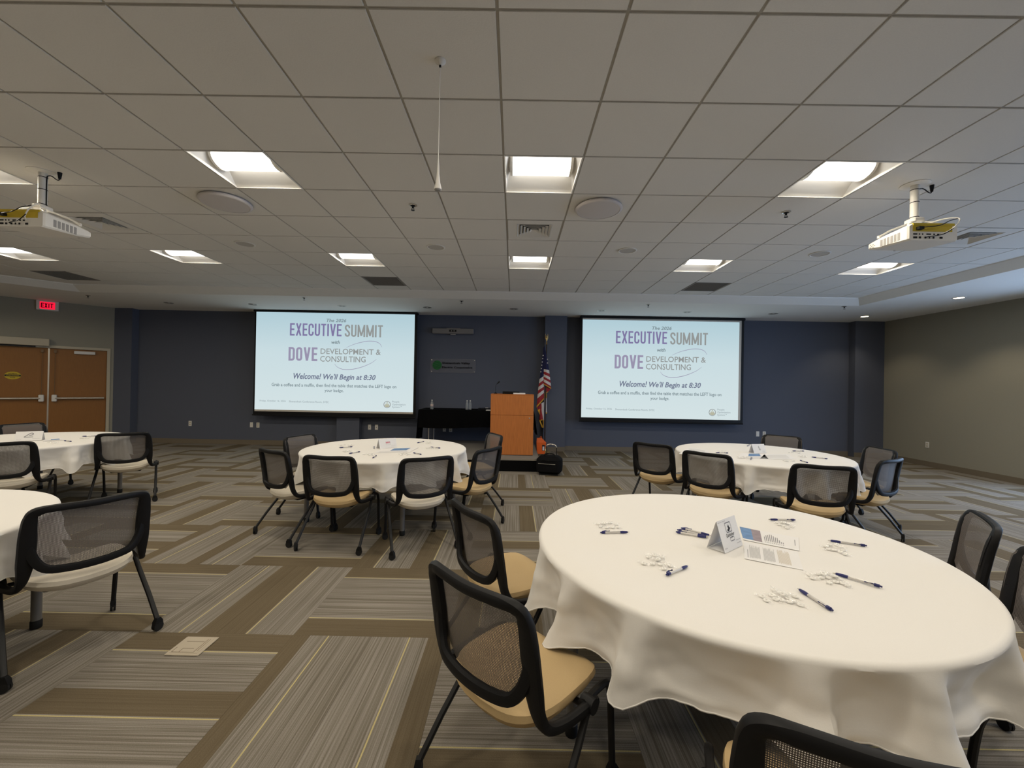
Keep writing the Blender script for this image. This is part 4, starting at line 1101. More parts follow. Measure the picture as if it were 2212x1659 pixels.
panel([(165, 960), (180, 1060), (190, 1150), (192, 1262)], [(205, 940), (206, 1060), (206, 1150), (204, 1265)], 3, [(0, 0.72, Wt), (0.72, 1.0, G)], -0.005, -0.005, 0.005, 'flag_fold')
panel([(150, 1175), (160, 1215), (180, 1265)], [(165, 1180), (180, 1225), (200, 1268)], 2, [(0, 1, G)], -0.012, -0.012, 0.0, 'flag_fringe')
panel([(212, 840), (216, 960), (220, 1090)], [(246, 832), (244, 960), (248, 1090)], 3, [(0, 0.25, G), (0.25, 0.9, Wt), (0.9, 1.0, G)], 0.02, 0.03, 0.01, 'flag_fold')
st = MB()
def star(cx_, cy_, r_, out):
    c_ = fpx(*Z5(cx_, cy_), out); n_ = 10
    st.add([(c_.x + (r_ if k % 2 == 0 else r_ * 0.42) * sin(2 * pi * k / n_), c_.y, c_.z + (r_ if k % 2 == 0 else r_ * 0.42) * cos(2 * pi * k / n_)) for k in range(n_)], [tuple(range(n_))])
for x, y in ((195, 345), (189, 386), (184, 429), (177, 469), (171, 512), (165, 553)): star(x, y, 0.019, -0.062)
for x, y in ((249, 395), (249, 441)): star(x, y, 0.019, -0.068)
st.build('flag_star', M_flagwhite, fl)

q = onz(1166, 977, 0)
ob = thing('orange_bag', 'bright orange bag with a small label between lectern and flag', 'bag', (q.x + 0.01, 9.28, 0.0))
MB().loft([[(-0.085, -0.06, 0), (0.085, -0.06, 0), (0.085, 0.06, 0), (-0.085, 0.06, 0)], [(-0.10, -0.06, 0.25), (0.115, -0.06, 0.25), (0.115, 0.06, 0.25), (-0.10, 0.06, 0.25)], [(-0.09, -0.03, 0.345), (0.02, -0.03, 0.345), (0.02, 0.03, 0.345), (-0.09, 0.03, 0.345)]]).build('bag_body', M_orange, ob)
MB().cbox((0.025, -0.064, 0.07), (0.085, -0.0605, 0.20), 0.001).build('label_patch', M_ink, ob)
MB().box((0.035, -0.066, 0.08), (0.072, -0.0642, 0.165)).build('label_print', M_paper, ob)
MB().sweep(spline([(-0.03, 0, 0.34), (-0.015, 0, 0.37), (0.01, 0, 0.375), (0.02, 0, 0.34)], 5), 0.006, None, 6).build('strap', M_orange, ob, smooth=True)

q = onz(1192, 1027, 0)
su = thing('rolling_bag', 'black rolling carry bag with a silver pull handle beside the lectern', 'luggage', (ony(1187, 1010, 7.12).x, 7.12, 0.0), radians(-14))
def rbox(hx, hy, z0, z1, r, nz=6):
    rings = []
    for i in range(nz + 1):
        t = i / nz; z = z0 + (z1 - z0) * t
        e = max(0.0, 1 - min(t, 1 - t) / 0.16); ins = r * (1 - math.sqrt(max(0, 1 - e * e)))
        X, Y = hx - ins + 0.012 * sin(pi * t), hy - ins + 0.012 * sin(pi * t)
        ring_ = []
        for k in range(20):
            a = 2 * pi * k / 20; c, s = cos(a), sin(a)
            ring_.append((X * math.copysign(abs(c) ** 0.38, c), Y * math.copysign(abs(s) ** 0.38, s), z))
        rings.append(ring_)
    return rings
MB().loft(rbox(0.205, 0.15, 0.012, 0.315, 0.05)).build('bag_body', M_bagfab, su, smooth=True)
MB().sweep([(-0.17, -0.160, 0.20), (-0.05, -0.168, 0.197), (0.12, -0.164, 0.196)], 0.0045, 0.003, 6, side=(0, 0, 1)).build('zipper', M_steel, su)
MB().sweep(spline([(-0.12, -0.155, 0.25), (-0.04, -0.17, 0.262), (0.06, -0.17, 0.258), (0.15, -0.14, 0.25)], 6), 0.006, 0.004, 6).build('piping', M_black, su, smooth=True)
MB().sweep(spline([(-0.10, -0.05, 0.31), (-0.05, -0.05, 0.355), (0.06, -0.05, 0.355), (0.11, -0.05, 0.31)], 6), 0.012, 0.006, 8).build('carry_handle', M_black, su, smooth=True)
h_ = MB().sweep(spline([(-0.075, 0.13, 0.455), (-0.06, 0.13, 0.478), (0.0, 0.13, 0.492), (0.07, 0.13, 0.478), (0.10, 0.13, 0.44)], 8), 0.011, None, 8)
h_.build('pull_handle', M_steel, su, smooth=True)
for x_ in (-0.074, 0.098): MB().cyl((x_, 0.13, 0.29), (x_, 0.13, 0.45), 0.006, 8).build('handle_rod', M_black, su, smooth=True)
for sx in (-1, 1): MB().cyl((sx * 0.15 - 0.015, 0.11, 0.024), (sx * 0.15 + 0.015, 0.11, 0.024), 0.024, 14).build('wheel', M_rubber, su, smooth=True)
MB().box((-0.16, -0.12, 0.0), (0.16, -0.09, 0.02)).build('foot_rail', M_rubber, su)

# ------------------------------------------------------------------ outlets and floor box
def outlet(loc, rot, label, kind, proto={}):
    if kind not in proto:
        r = thing('wall_outlet', label, 'outlet', loc, rot, 'wall outlets')
        MB().cbox((-0.036, -0.008, -0.06), (0.036, 0.0, 0.06), 0.002).build('cover_plate', M_white, r)
        if kind == 'duplex':
            for z in (-0.024, 0.024): MB().cbox((-0.017, -0.0105, z - 0.016), (0.017, -0.008, z + 0.016), 0.001).build('receptacle', M_doorframe, r)
        elif kind == 'jack': MB().box((-0.009, -0.010, -0.012), (0.009, -0.008, 0.010)).build('jack', M_grey, r)
        else: MB().cyl((0, -0.0085, 0), (0, -0.0095, 0), 0.004, 8).build('screw', M_greytube, r)
        proto[kind] = r
        return r
    return copy_thing(proto[kind], loc, rot, label)
for u, v, kd, lab in ((411, 914.5, 'duplex', 'single white wall outlet on the navy wall nearest the door'), (543.5, 917.5, 'blank', 'plain white wall plate below the corner of the door-side screen'), (557.5, 918, 'duplex', 'white wall outlet beside the plain plate below the door-side screen'),
                      (798.5, 922.5, 'jack', 'white jack plate below the door-side screen, nearer the column'), (813.5, 922.8, 'jack', 'white jack plate below the door-side screen, nearer the black table'), (960, 926.8, 'jack', 'shaded jack plate under the black table, nearer the door'), (973.5, 927.4, 'duplex', 'shaded wall outlet under the black table, nearer the lectern'),
                      (1636.5, 937.3, 'blank', 'plain white wall plate below the screen by the olive wall'), (1650.7, 937.5, 'duplex', 'white wall outlet beside the plate below the screen by the olive wall')):
    outlet(ony(u, v, YB), 0.0, lab, kd)
outlet(onx(2003.5, 961, XR), radians(-90), 'single white wall outlet on the olive wall', 'duplex')
fb = thing('floor_box', 'beige hinged floor box cover set in the carpet', 'floor box', (-1.778, 2.333, 0.001))
MB().cbox((-0.093, -0.083, 0), (0.093, 0.083, 0.006), 0.003).build('frame', M_floorbox, fb)
MB().cbox((-0.078, -0.068, 0.006), (0.078, 0.068, 0.008), 0.001).build('lid', M_floorbox, fb)
g_ = MB()
for a, b in (((-0.07, -0.062), (0.05, -0.060)), ((-0.07, -0.062), (-0.068, -0.02)), ((0.05, -0.062), (0.052, 0.055)), ((-0.03, -0.062), (-0.028, -0.03)), ((-0.03, -0.03), (0.03, -0.028)), ((0.062, -0.05), (0.064, 0.055)), ((-0.055, 0.03), (0.045, 0.032))): g_.box((a[0], a[1], 0.0078), (b[0], b[1], 0.0088))
g_.build('lid_groove', mat('brown groove', (0.17, 0.13, 0.09), 0.7), fb)

# ------------------------------------------------------------------ tables with white cloths
RT, ZT = 0.915, 0.745
def round_table(c, name, leg0, seed):
    t = thing('round_table', 'round folding table under the white cloth %s' % name, 'table', (c[0], c[1], 0), 0, 'round tables')
    MB().lathe([(RT - 0.03, ZT - 0.035), (RT - 0.012, ZT - 0.03), (RT - 0.010, ZT - 0.006), (RT - 0.02, ZT - 0.003)], 48).build('tabletop', M_grey, t)
    MB().lathe([(0.60, ZT - 0.08), (0.62, ZT - 0.08), (0.62, ZT - 0.034), (0.60, ZT - 0.034), (0.60, ZT - 0.08)], 32, caps=False).build('apron_ring', M_greytube, t)
    for k in range(4):
        a = radians(leg0 + 90 * k); x, y = 0.83 * cos(a), 0.83 * sin(a)
        lg = MB().cyl((x, y, 0.03), (x, y, ZT - 0.034), 0.024, 14).build('leg', M_greytube, t, smooth=True)
        MB().lathe([(0.024, 0.0), (0.027, 0.004), (0.027, 0.045), (0.0245, 0.05)], 14, Matrix.Translation((x, y, 0))).build('foot', M_rubber, lg, smooth=True)
    rn = random.Random(seed)
    nf = rn.choice((15, 16, 17)); ph = rn.uniform(0, 6.28)
    fa = [rn.uniform(0.7, 1.3) for _ in range(nf)]; fo = [rn.uniform(-0.16, 0.16) for _ in range(nf)]
    def fold(th):
        x = ((th + ph) / (2 * pi) * nf) % nf; i = int(x); s_ = 0
        for k in (i - 1, i, i + 1):
            d = x - (k + 0.5 + fo[k % nf]); s_ += fa[k % nf] * math.exp(-(d / 0.17) ** 2)
        return s_
    ns = 288
    rings = []
    dr = 0.285
    for r in (0.0005, 0.3, 0.6, 0.82, RT - 0.02): rings.append((r, 0, 0))
    cl = MB(); vs = []; nr = 0
    for r in (0.001, 0.30, 0.60, 0.80, RT - 0.015):
        vs += [(r * cos(2 * pi * k / ns), r * sin(2 * pi * k / ns), 0.0012 * sin(7 * r + 3 * cos(4 * pi * k / ns))) for k in range(ns)]; nr += 1
    for q in (0.35, 0.7, 1.0):
        vs += [((RT - 0.015 + 0.020 * sin(q * pi / 2)) * cos(2 * pi * k / ns), (RT - 0.015 + 0.020 * sin(q * pi / 2)) * sin(2 * pi * k / ns), -0.018 * (1 - cos(q * pi / 2))) for k in range(ns)]; nr += 1
    for j in range(1, 23):
        v = j / 22
        for k in range(ns):
            th = 2 * pi * k / ns
            f = fold(th)
            g = f * (v ** 1.15)
            slow = 0.35 * sin(3 * th + seed) + 0.25 * sin(5 * th + 2 * seed)
            r = RT + 0.006 + 0.010 * v + 0.056 * g - 0.060 * sin(pi * min(1.0, v * 1.15) * 0.75) * max(0, 1 - f * 1.2) + 0.006 * sin(17 * th + 6 * v + seed) * v * 0.5
            swirl = 0.018 * v * sin(2 * th + seed) + 0.05 * v * f * sin(3 * th + 2 * seed)
            z = -0.018 - (dr - 0.018) * v * (1 + 0.05 * slow) + 0.055 * v * v * (0.75 - min(1.2, f))
            nz_ = noise.noise(Vector((cos(th) * 5.5, sin(th) * 5.5, v * 2.2 + seed * 3.7))) + 0.5 * noise.noise(Vector((cos(th) * 13, sin(th) * 13, v * 5 + seed)))
            r += 0.016 * nz_ * min(1, v * 2.2)
            if j == 22: z += 0.0022 * sin(61 * th) + 0.0015 * sin(97 * th)
            vs.append((r * cos(th + swirl), r * sin(th + swirl), z))
        nr += 1
    fs = []
    for i in range(nr - 1):
        for k in range(ns):
            kk = (k + 1) % ns
            fs.append((i * ns + k, (i + 1) * ns + k, (i + 1) * ns + kk, i * ns + kk))
    cl.add(vs, fs)
    o = cl.build('tablecloth', M_cloth, None, (c[0], c[1], ZT + 0.003), smooth=True)
    tag(o, 'white cloth draped over the round table %s' % name, 'tablecloth', 'white tablecloths')
    hm_ = MB()
    edge = vs[(nr - 1) * ns:]
    hm_.sweep([Vector(p_) for p_ in edge], 0.0028, 0.0022, 5, side=(0, 0, 1), closed=True)
    hm_.build('hem', M_cloth, o, smooth=True)
    return t
TN, TMID, TRT, TLF, TNL = (1.061, 2.069), (-1.466, 4.841), (2.934, 4.973), (-5.781, 4.901), (-3.373, 1.85)
round_table(TN, 'nearest the camera', -161, 3)
round_table(TMID, 'in front of the lectern', -62, 8)
round_table(TRT, 'near the olive wall', -80, 5)
round_table(TLF, 'near the wooden double door', -50, 12)
round_table(TNL, 'cut off at the door-side picture edge', 49, 20)

# ------------------------------------------------------------------ chairs
def make_chair(seat_mat):
    c = thing('nesting_chair', '', 'chair')
    # seat cushion
    def seat_ring(z, ins, drop):
        out = []
        for k in range(36):
            a = 2 * pi * k / 36; cc, ss = cos(a), sin(a)
            x = (0.232 - ins) * math.copysign(abs(cc) ** 0.62, cc)
            y = 0.02 + (0.235 - ins) * math.copysign(abs(ss) ** 0.62, ss)
            zz = z - 0.012 + 0.62 * x * x * drop - 0.9 * max(0, y - 0.14) ** 2 * 3 - 0.010 * (1 - drop)
            out.append((x, y, zz))
        return out
    rings = [seat_ring(0.376, 0.11, 0.9), seat_ring(0.380, 0.060, 1), seat_ring(0.396, 0.020, 1), seat_ring(0.424, 0.0, 1), seat_ring(0.446, 0.004, 1), seat_ring(0.458, 0.022, 1), seat_ring(0.462, 0.06, 1), seat_ring(0.461, 0.12, 1), seat_ring(0.459, 0.18, 1), seat_ring(0.458, 0.225, 1)]
    MB().loft(rings).build('seat', seat_mat, c, smooth=True)
    MB().cbox((-0.14, -0.09, 0.362), (0.14, 0.15, 0.384), 0.006).build('seat_pan', M_black, c)
    # back frame: one loop from arm to arm over the top
    half = [(0.274, 0.075, 0.425), (0.271, 0.0, 0.427), (0.261, -0.085, 0.428), (0.247, -0.150, 0.440), (0.234, -0.182, 0.485), (0.228, -0.200, 0.56), (0.226, -0.216, 0.66), (0.225, -0.234, 0.76), (0.219, -0.250, 0.818), (0.192, -0.262, 0.838), (0.14, -0.276, 0.843), (0.0, -0.287, 0.840)]
    full_ = half + [(-x, y, z) for x, y, z in reversed(half[:-1])]
    pts = spline(full_, 4)
    A, Bq, S = [], [], []
    for p_ in pts:
        if p_.z < 0.47 and abs(p_.x) > 0.2: a, b_ = 0.016, 0.018
        elif p_.z < 0.80: a, b_ = 0.020 + 0.014 * min(1, max(0, (p_.z - 0.47) / 0.1)) - 0.006 * max(0, (p_.z - 0.70) / 0.1), 0.019
        else: a, b_ = 0.019 + 0.008 * max(0, min(1, (abs(p_.x) - 0.18) / 0.05)), 0.017
        A.append(a); Bq.append(b_)
        tx = min(1.0, max(0.0, (abs(p_.x) - 0.14) / 0.09)) if p_.z > 0.79 else 1.0
        S.append(Vector((math.copysign(tx, p_.x), 0, 1 - tx)) if tx < 1 else Vector((1 if p_.x > 0 else -1, 0, 0)))
    MB().sweep(pts, A, Bq, 10, side=S, power=0.75).build('back_frame', M_black, c, smooth=True)
    # lower loop that closes the mesh panel
    lh_ = [(0.224, -0.216, 0.680), (0.214, -0.220, 0.62), (0.192, -0.228, 0.566), (0.155, -0.240, 0.530), (0.08, -0.250, 0.516), (0.0, -0.253, 0.512)]
    lp = spline(lh_ + [(-x, y, z) for x, y, z in reversed(lh_[:-1])], 4)
    MB().sweep(lp, 0.021, 0.016, 8, side=(0, 0, 1), power=0.75).build('back_loop', M_black, c, smooth=True)
    # mesh panel
    YT = [(0.49, -0.184), (0.56, -0.200), (0.66, -0.216), (0.76, -0.234), (0.82, -0.250), (0.86, -0.266)]
    def mesh_pt(u, v):
        z = 0.848 - v * 0.347
        w = 0.243
        if z < 0.69: w -= 0.105 * ((0.69 - z) / 0.19) ** 2.3
        if z > 0.805: w -= 0.048 * ((z - 0.805) / 0.043) ** 2
        for (za, ya), (zb_, yb_) in zip(YT, YT[1:]):
            if z <= zb_ or zb_ == 0.86: y = ya + (yb_ - ya) * (z - za) / (zb_ - za); break
        x = (2 * u - 1) * w
        bow = (0.024 + 0.028 * max(0, (0.80 - z) / 0.30)) * (1 - (x / 0.25) ** 2)
        return (x, y - bow + 0.0215, z)
    MB().grid(mesh_pt, 14, 16).build('mesh_panel', M_weave, c, smooth=True)
    wheel = MB().cyl((-0.013, 0, 0.026), (-0.003, 0, 0.026), 0.026, 16).cyl((0.003, 0, 0.026), (0.013, 0, 0.026), 0.026, 16).mesh('caster_wheel', M_rubber, True)
    hood = MB().loft([[(-0.012, -0.024, 0.030), (0.012, -0.024, 0.030), (0.012, 0.024, 0.036), (-0.012, 0.024, 0.036)], [(-0.014, -0.02, 0.056), (0.014, -0.02, 0.056), (0.014, 0.02, 0.058), (-0.014, 0.02, 0.058)], [(-0.010, -0.010, 0.076), (0.010, -0.010, 0.076), (0.010, 0.010, 0.076), (-0.010, 0.010, 0.076)]]).mesh('caster_hood', M_black, True)
    rc = random.Random(5)
    for s in (-1, 1):
        rear = MB().sweep([(s * 0.268, 0.045, 0.432), (s * 0.276, -0.03, 0.330), (s * 0.287, -0.15, 0.19), (s * 0.295, -0.245, 0.066)], 0.0135, 0.011, 8)
        ro = rear.build('leg', M_blackmetal, c, smooth=True)
        front = MB().sweep(spline([(s * 0.262, 0.02, 0.436), (s * 0.262, 0.11, 0.440), (s * 0.258, 0.175, 0.424), (s * 0.252, 0.212, 0.37), (s * 0.248, 0.228, 0.28), (s * 0.245, 0.25, 0.066)], 5), 0.013, 0.013, 8)
        fo_ = front.build('leg', M_blackmetal, c, smooth=True)
        for par, (x, y) in ((ro, (s * 0.295, -0.25)), (fo_, (s * 0.245, 0.252))):
            rz = rc.uniform(0, 6.28)
            put('caster_wheel', wheel, par, (x, y, 0.001), rz); put('caster_hood', hood, par, (x, y, 0.001), rz)
        MB().cyl((s * 0.245, 0.04, 0.428), (s * 0.293, 0.04, 0.428), 0.026, 14).build('pivot_hub', M_blackmetal, c, smooth=True)
    MB().cyl((-0.24, 0.04, 0.412), (0.24, 0.04, 0.412), 0.011, 8).build('cross_bar', M_blackmetal, c, smooth=True)
    return c
protos = {}
def chair(kind, mid, head, label):
    """mid: where the top of the back is (x, y); head: compass of the way it faces, degrees from +x"""
    a = radians(head); f = Vector((cos(a), sin(a)))
    loc = (mid[0] + f.x * 0.262, mid[1] + f.y * 0.262, 0.0)
    rz = a - pi / 2
    g = 'black mesh nesting chairs'
    if kind not in protos:
        c = make_chair(M_tan if kind == 'tan' else M_cream); c.location = loc; c.rotation_euler = (0, 0, rz); c['label'] = label; c['group'] = g
        protos[kind] = c; return c
    return copy_thing(protos[kind], loc, rz, label)
CH = {
 'C2': ('tan', (-0.128, 1.376), 47, 'large tan-seated mesh chair in the foreground, back to the camera'),
 'C1': ('tan', (-0.216, 2.185), 33, 'tan-seated mesh chair just beyond the big foreground chair'),
 'C3': ('tan', (0.70, 0.757), 70, 'mesh chair cut off by the bottom picture edge at the nearest table'),
 'C4': ('tan', (2.45, 2.165), 144, 'mesh chair facing the camera on the far right of the nearest table'),
 'C5': ('tan', (2.17, 1.585), 166, 'mesh chair cut off by the right picture edge at the nearest table'),
 'M1': ('tan', (-1.614, 3.635), 83.4, 'tan-seated mesh chair, back to camera, at the table before the lectern'),
 'M2': ('cream', (-0.743, 3.663), 119.5, 'cream-seated mesh chair, back to camera, at the table before the lectern'),
 'M3': ('cream', (-2.263, 3.90), 58, 'cream-seated mesh chair on the door side of the table before the lectern'),
 'M4': ('cream', (-2.549, 4.957), -17, 'mesh chair facing the lectern behind the far door-side rim of the middle table'),
 'M5': ('tan', (-0.233, 4.268), 149.2, 'tan-seated mesh chair in front of the lectern, turned toward the table'),
 'M6': ('tan', (-0.226, 5.469), 205, 'mesh chair half hidden behind another chair, directly before the lectern'),
 'R1': ('tan', (1.63, 4.862), 47, 'tan-seated mesh chair on the lectern side of the table by the olive wall'),
 'R2': ('tan', (1.97, 4.233), 45.7, 'tan-seated mesh chair, second from the lectern side at the olive wall table'),
 'R3': ('tan', (2.72, 3.634), 72.5, 'tan-seated mesh chair just beyond the tent card of the nearest table'),
 'R4': ('tan', (3.70, 4.06), 118, 'tan-seated mesh chair on the olive wall side, its bluish back to the camera'),
 'R5': ('tan', (4.251, 4.804), 173, 'mesh chair with its grey front showing, nearest the olive wall outlet'),
 'R6': ('tan', (3.844, 5.948), -133, 'mesh chair facing the camera before the navy wall outlets'),
 'L1': ('cream', (-4.609, 4.901), 124.6, 'cream-seated mesh chair at the end of the door table, nearest the navy wall'),
 'L2': ('cream', (-4.99, 4.02), 122, 'cream-seated mesh chair at the door table, cut by the picture edge'),
 'L3': ('cream', (-6.723, 5.654), -12, 'mesh chair seen over the table in front of the wooden door'),
 'N1': ('cream', (-2.235, 2.215), 150.7, 'large cream-seated mesh chair at the cut-off table by the picture edge'),
 'N2': ('cream', (-3.0, 0.95), 108, 'mesh chair mostly outside the picture at the cut-off table'),
}
for k, a in CH.items(): chair(*a)

# ------------------------------------------------------------------ things on the tables
ZI = ZT + 0.0045
def pen(loc, rz, label, proto=[]):
    if not proto:
        r = thing('ballpoint_pen', label, 'pen', loc, rz, 'blue and silver pens')
        rx = Matrix.Translation((0, 0, 0.0065)) @ Matrix.Rotation(radians(90), 4, 'Y')
        MB().lathe([(0.0052, -0.05), (0.0055, -0.03), (0.0055, 0.03)], 12, rx).build('barrel', M_silver, r, smooth=True)
        MB().lathe([(0.0057, 0.03), (0.0065, 0.045), (0.0052, 0.066), (0.0040, 0.070)], 12, rx).build('grip', M_blue, r, smooth=True)
        MB().lathe([(0.0038, 0.070), (0.0012, 0.079), (0.0006, 0.081)], 10, rx).build('tip', M_steel, r, smooth=True)
        MB().lathe([(0.0062, -0.066), (0.0062, -0.05)], 12, rx).lathe([(0.0035, -0.074), (0.0035, -0.066)], 10, rx).build('cap_end', M_blue, r, smooth=True)
        MB().sweep([(-0.062, 0.006, 0.009), (-0.045, 0.0085, 0.0115), (-0.022, 0.0075, 0.010)], 0.0035, 0.0016, 6).build('clip', M_blue, r, smooth=True)
        proto.append(r); return r
    return copy_thing(proto[0], loc, rz, label)
def pen_px(tip, end, label, z=ZI):
    a = onz(*tip, z); b = onz(*end, z); m = (a + b) / 2
    return pen((m.x, m.y, z), atan2(a.y - b.y, a.x - b.x), label)
pen_px((1354, 1152), (1300, 1153), 'blue and silver pen below the mints at the lectern edge of the nearest table')
pen_px((1482.5, 1227), (1442, 1244), 'blue and silver pen beside the mint pile nearest the big foreground chair')
pen_px((1728, 1278), (1796, 1321), 'blue and silver pen closest to the camera, slanting beside a mint pile')
pen_px((1807, 1243), (1901, 1270), 'long blue and silver pen right of the wide mint pile on the nearest table')
pen_px((1796, 1171), (1868, 1181), 'blue and silver pen above the mints toward the olive wall rim')
pen_px((1664, 1124.5), (1716, 1125.5), 'blue and silver pen above the mints behind the open programme')
pen_px((1524, 1163), (1463, 1152), 'nearest pen of the bundle of three beside the tent card')
pen_px((1520, 1160), (1470, 1148.5), 'middle pen of the bundle of three beside the tent card', ZI)
pen_px((1530, 1158), (1475, 1144), 'farthest pen of the bundle of three beside the tent card', ZI)

def mint(loc, rot, label, group, proto={}, fine=True):
    key = fine
    if key not in proto:
        r = thing('wrapped_mint', label, 'candy', loc, 0, group, rot=rot)
        if True:
            m = MB(); n, k_ = (16, 8) if fine else (10, 6)
            rings = [[((0.0068 + 0.0036 * cos(2 * pi * j / k_)) * cos(2 * pi * i / n), (0.0068 + 0.0036 * cos(2 * pi * j / k_)) * sin(2 * pi * i / n), 0.0046 + 0.0036 * sin(2 * pi * j / k_)) for j in range(k_)] for i in range(n)]
            rings.append(rings[0]); m.loft(rings, caps=False); m.build('candy', M_candy, r, smooth=True)
            w = MB(); prof = [(-0.026, 0.010, 0.0018), (-0.020, 0.006, 0.002), (-0.0145, 0.0022, 0.0018), (-0.0105, 0.0075, 0.0036), (0, 0.0115, 0.0046), (0.0105, 0.0075, 0.0036), (0.0145, 0.0022, 0.0018), (0.020, 0.006, 0.002), (0.026, 0.010, 0.0018)]
            nn = 10 if fine else 6
            rr = [[(x, a * cos(2 * pi * j / nn) * (1 + 0.12 * (j % 2)), 0.0048 + (b + 0.0006 * (j % 2)) * sin(2 * pi * j / nn)) for j in range(nn)] for x, a, b in prof]
            w.loft(rr, caps=False); w.build('wrapper', M_wrap, r)
        proto[key] = r; return r
    return copy_thing(proto[key], loc, 0, label, group, rot=rot)
def mint_pile(pts, label, group, z=ZI, fine=True, seed=1):
    rn = random.Random(seed)
    for (u, v, lvl) in pts:
        p_ = onz(u, v, z)
        mint((p_.x, p_.y, z + lvl * 0.0085), (rn.uniform(-0.25, 0.25) * (1 if lvl else 0.3), rn.uniform(-0.2, 0.2) * (1 if lvl else 0.3), rn.uniform(0, 6.28)), label, group, fine=fine)
mint_pile([(1292, 1133, 0), (1303, 1132, 0), (1318, 1131, 0), (1331, 1134, 0), (1297, 1139, 0), (1311, 1141.5, 0), (1323, 1141, 0), (1335, 1140.5, 0), (1308, 1135, 1)], 'white wrapped mint in the pile above the pen at the lectern edge', 'mints at the lectern edge of the nearest table', seed=2)
mint_pile([(1391, 1219, 0), (1409, 1219.5, 0), (1401, 1205, 0), (1413, 1200, 0), (1430, 1206, 0), (1426, 1221, 0), (1440, 1222, 0), (1434, 1230, 0), (1420, 1212, 0), (1448, 1224, 0), (1418, 1207, 1), (1422, 1214, 1)], 'white wrapped mint in the pile nearest the big foreground chair', 'mints nearest the foreground chair', seed=3)
mint_pile([(1647, 1290, 0), (1667, 1288, 0), (1656, 1299, 0), (1676, 1297, 0), (1688, 1298, 0), (1702, 1294, 0), (1712, 1300, 0), (1729, 1309, 0), (1686, 1283, 0), (1672, 1276, 0), (1698, 1285, 0), (1718, 1291, 0), (1690, 1290, 1), (1706, 1303, 0)], 'white wrapped mint in the big pile closest to the camera', 'mints closest to the camera', seed=4)
mint_pile([(1750, 1244, 0), (1756, 1251, 0), (1770, 1243, 0), (1784, 1240, 0), (1775, 1250, 0), (1790, 1250, 0), (1800, 1246, 0), (1792, 1261, 0), (1806, 1259, 0), (1820, 1262, 0), (1814, 1254, 0), (1832, 1267, 0), (1778, 1246, 1), (1804, 1252, 1)], 'white wrapped mint in the wide pile left of the long pen', 'mints left of the long pen', seed=5)
mint_pile([(1784, 1182, 0), (1793, 1179, 0), (1806, 1177, 0), (1817, 1183, 0), (1790, 1188, 0), (1803, 1190, 0), (1816, 1194, 0), (1826, 1199, 0), (1805, 1184, 1), (1822, 1190, 0)], 'white wrapped mint in the pile toward the olive wall rim', 'mints toward the olive wall rim', seed=6)
mint_pile([(1678, 1130, 0), (1690, 1130, 0), (1702, 1133, 0), (1710, 1139, 0), (1694, 1138, 0), (1684, 1135, 0), (1700, 1142, 0), (1695, 1134, 1)], 'white wrapped mint in the pile behind the open programme', 'mints behind the open programme', seed=7)

# tent card of the nearest table
def tent_card(a, b, h, depth, label, art, away=False):
    """a, b: the foot of the printed face (left, right as seen), leaning back over 'depth'"""
    a = Vector((a[0], a[1], 0)); b = Vector((b[0], b[1], 0)); m = (a + b) / 2
    ang = atan2(b.y - a.y, b.x - a.x); w = (b - a).length / 2
    r = thing('tent_card', label, 'card', (m.x, m.y, ZI), ang, 'folded table cards')
    d2 = depth / 2
    hh = h / math.hypot(h, d2); dd = d2 / math.hypot(h, d2)
    nrm = Vector((0, -hh, dd))
    t = 0.0007
    def flap(y0, y1, nn):
        n_ = Vector(nn) * t
        A_ = [Vector((-w, y0, 0.0005)), Vector((w, y0, 0.0005)), Vector((w, y1, h)), Vector((-w, y1, h))]
        return MB().loft([A_, [q + n_ for q in A_]])
    flap(0, d2, (0, -hh, dd)).build('printed_flap', M_paper, r)
    flap(depth, d2 + 0.0006, (0, hh, dd)).build('rear_flap', M_paper, r)
    MB().box((-w + 0.004, 0.006, 0.001), (w - 0.004, depth - 0.006, 0.0018)).build('base_flap', M_paper, r)
    P = lambda x, y: Vector((x * w, y * d2, y * h)) + nrm * 0.0016
    art(r, P)
    return r
def rounded(mb, x0, x1, y0, y1, P, t, asp=1.0):
    out = []; inn = []
    for (cx_, cy_, a0) in ((x1, y1, 0), (x0, y1, 90), (x0, y0, 180), (x1, y0, 270)):
        for k in range(5):
            a = radians(a0 + 22.5 * k); sx = 1 if cx_ == x1 else -1; sy = 1 if cy_ == y1 else -1
            rr = 0.06
            out.append((cx_ - sx * rr + rr * cos(a), cy_ - sy * rr + rr * sin(a))); inn.append((cx_ - sx * rr + (rr - t) * cos(a), cy_ - sy * rr + (rr - t) * sin(a)))
    n = len(out)
    mb.add([P(*q) for q in out + inn], [(k, (k + 1) % n, n + (k + 1) % n, n + k) for k in range(n)])
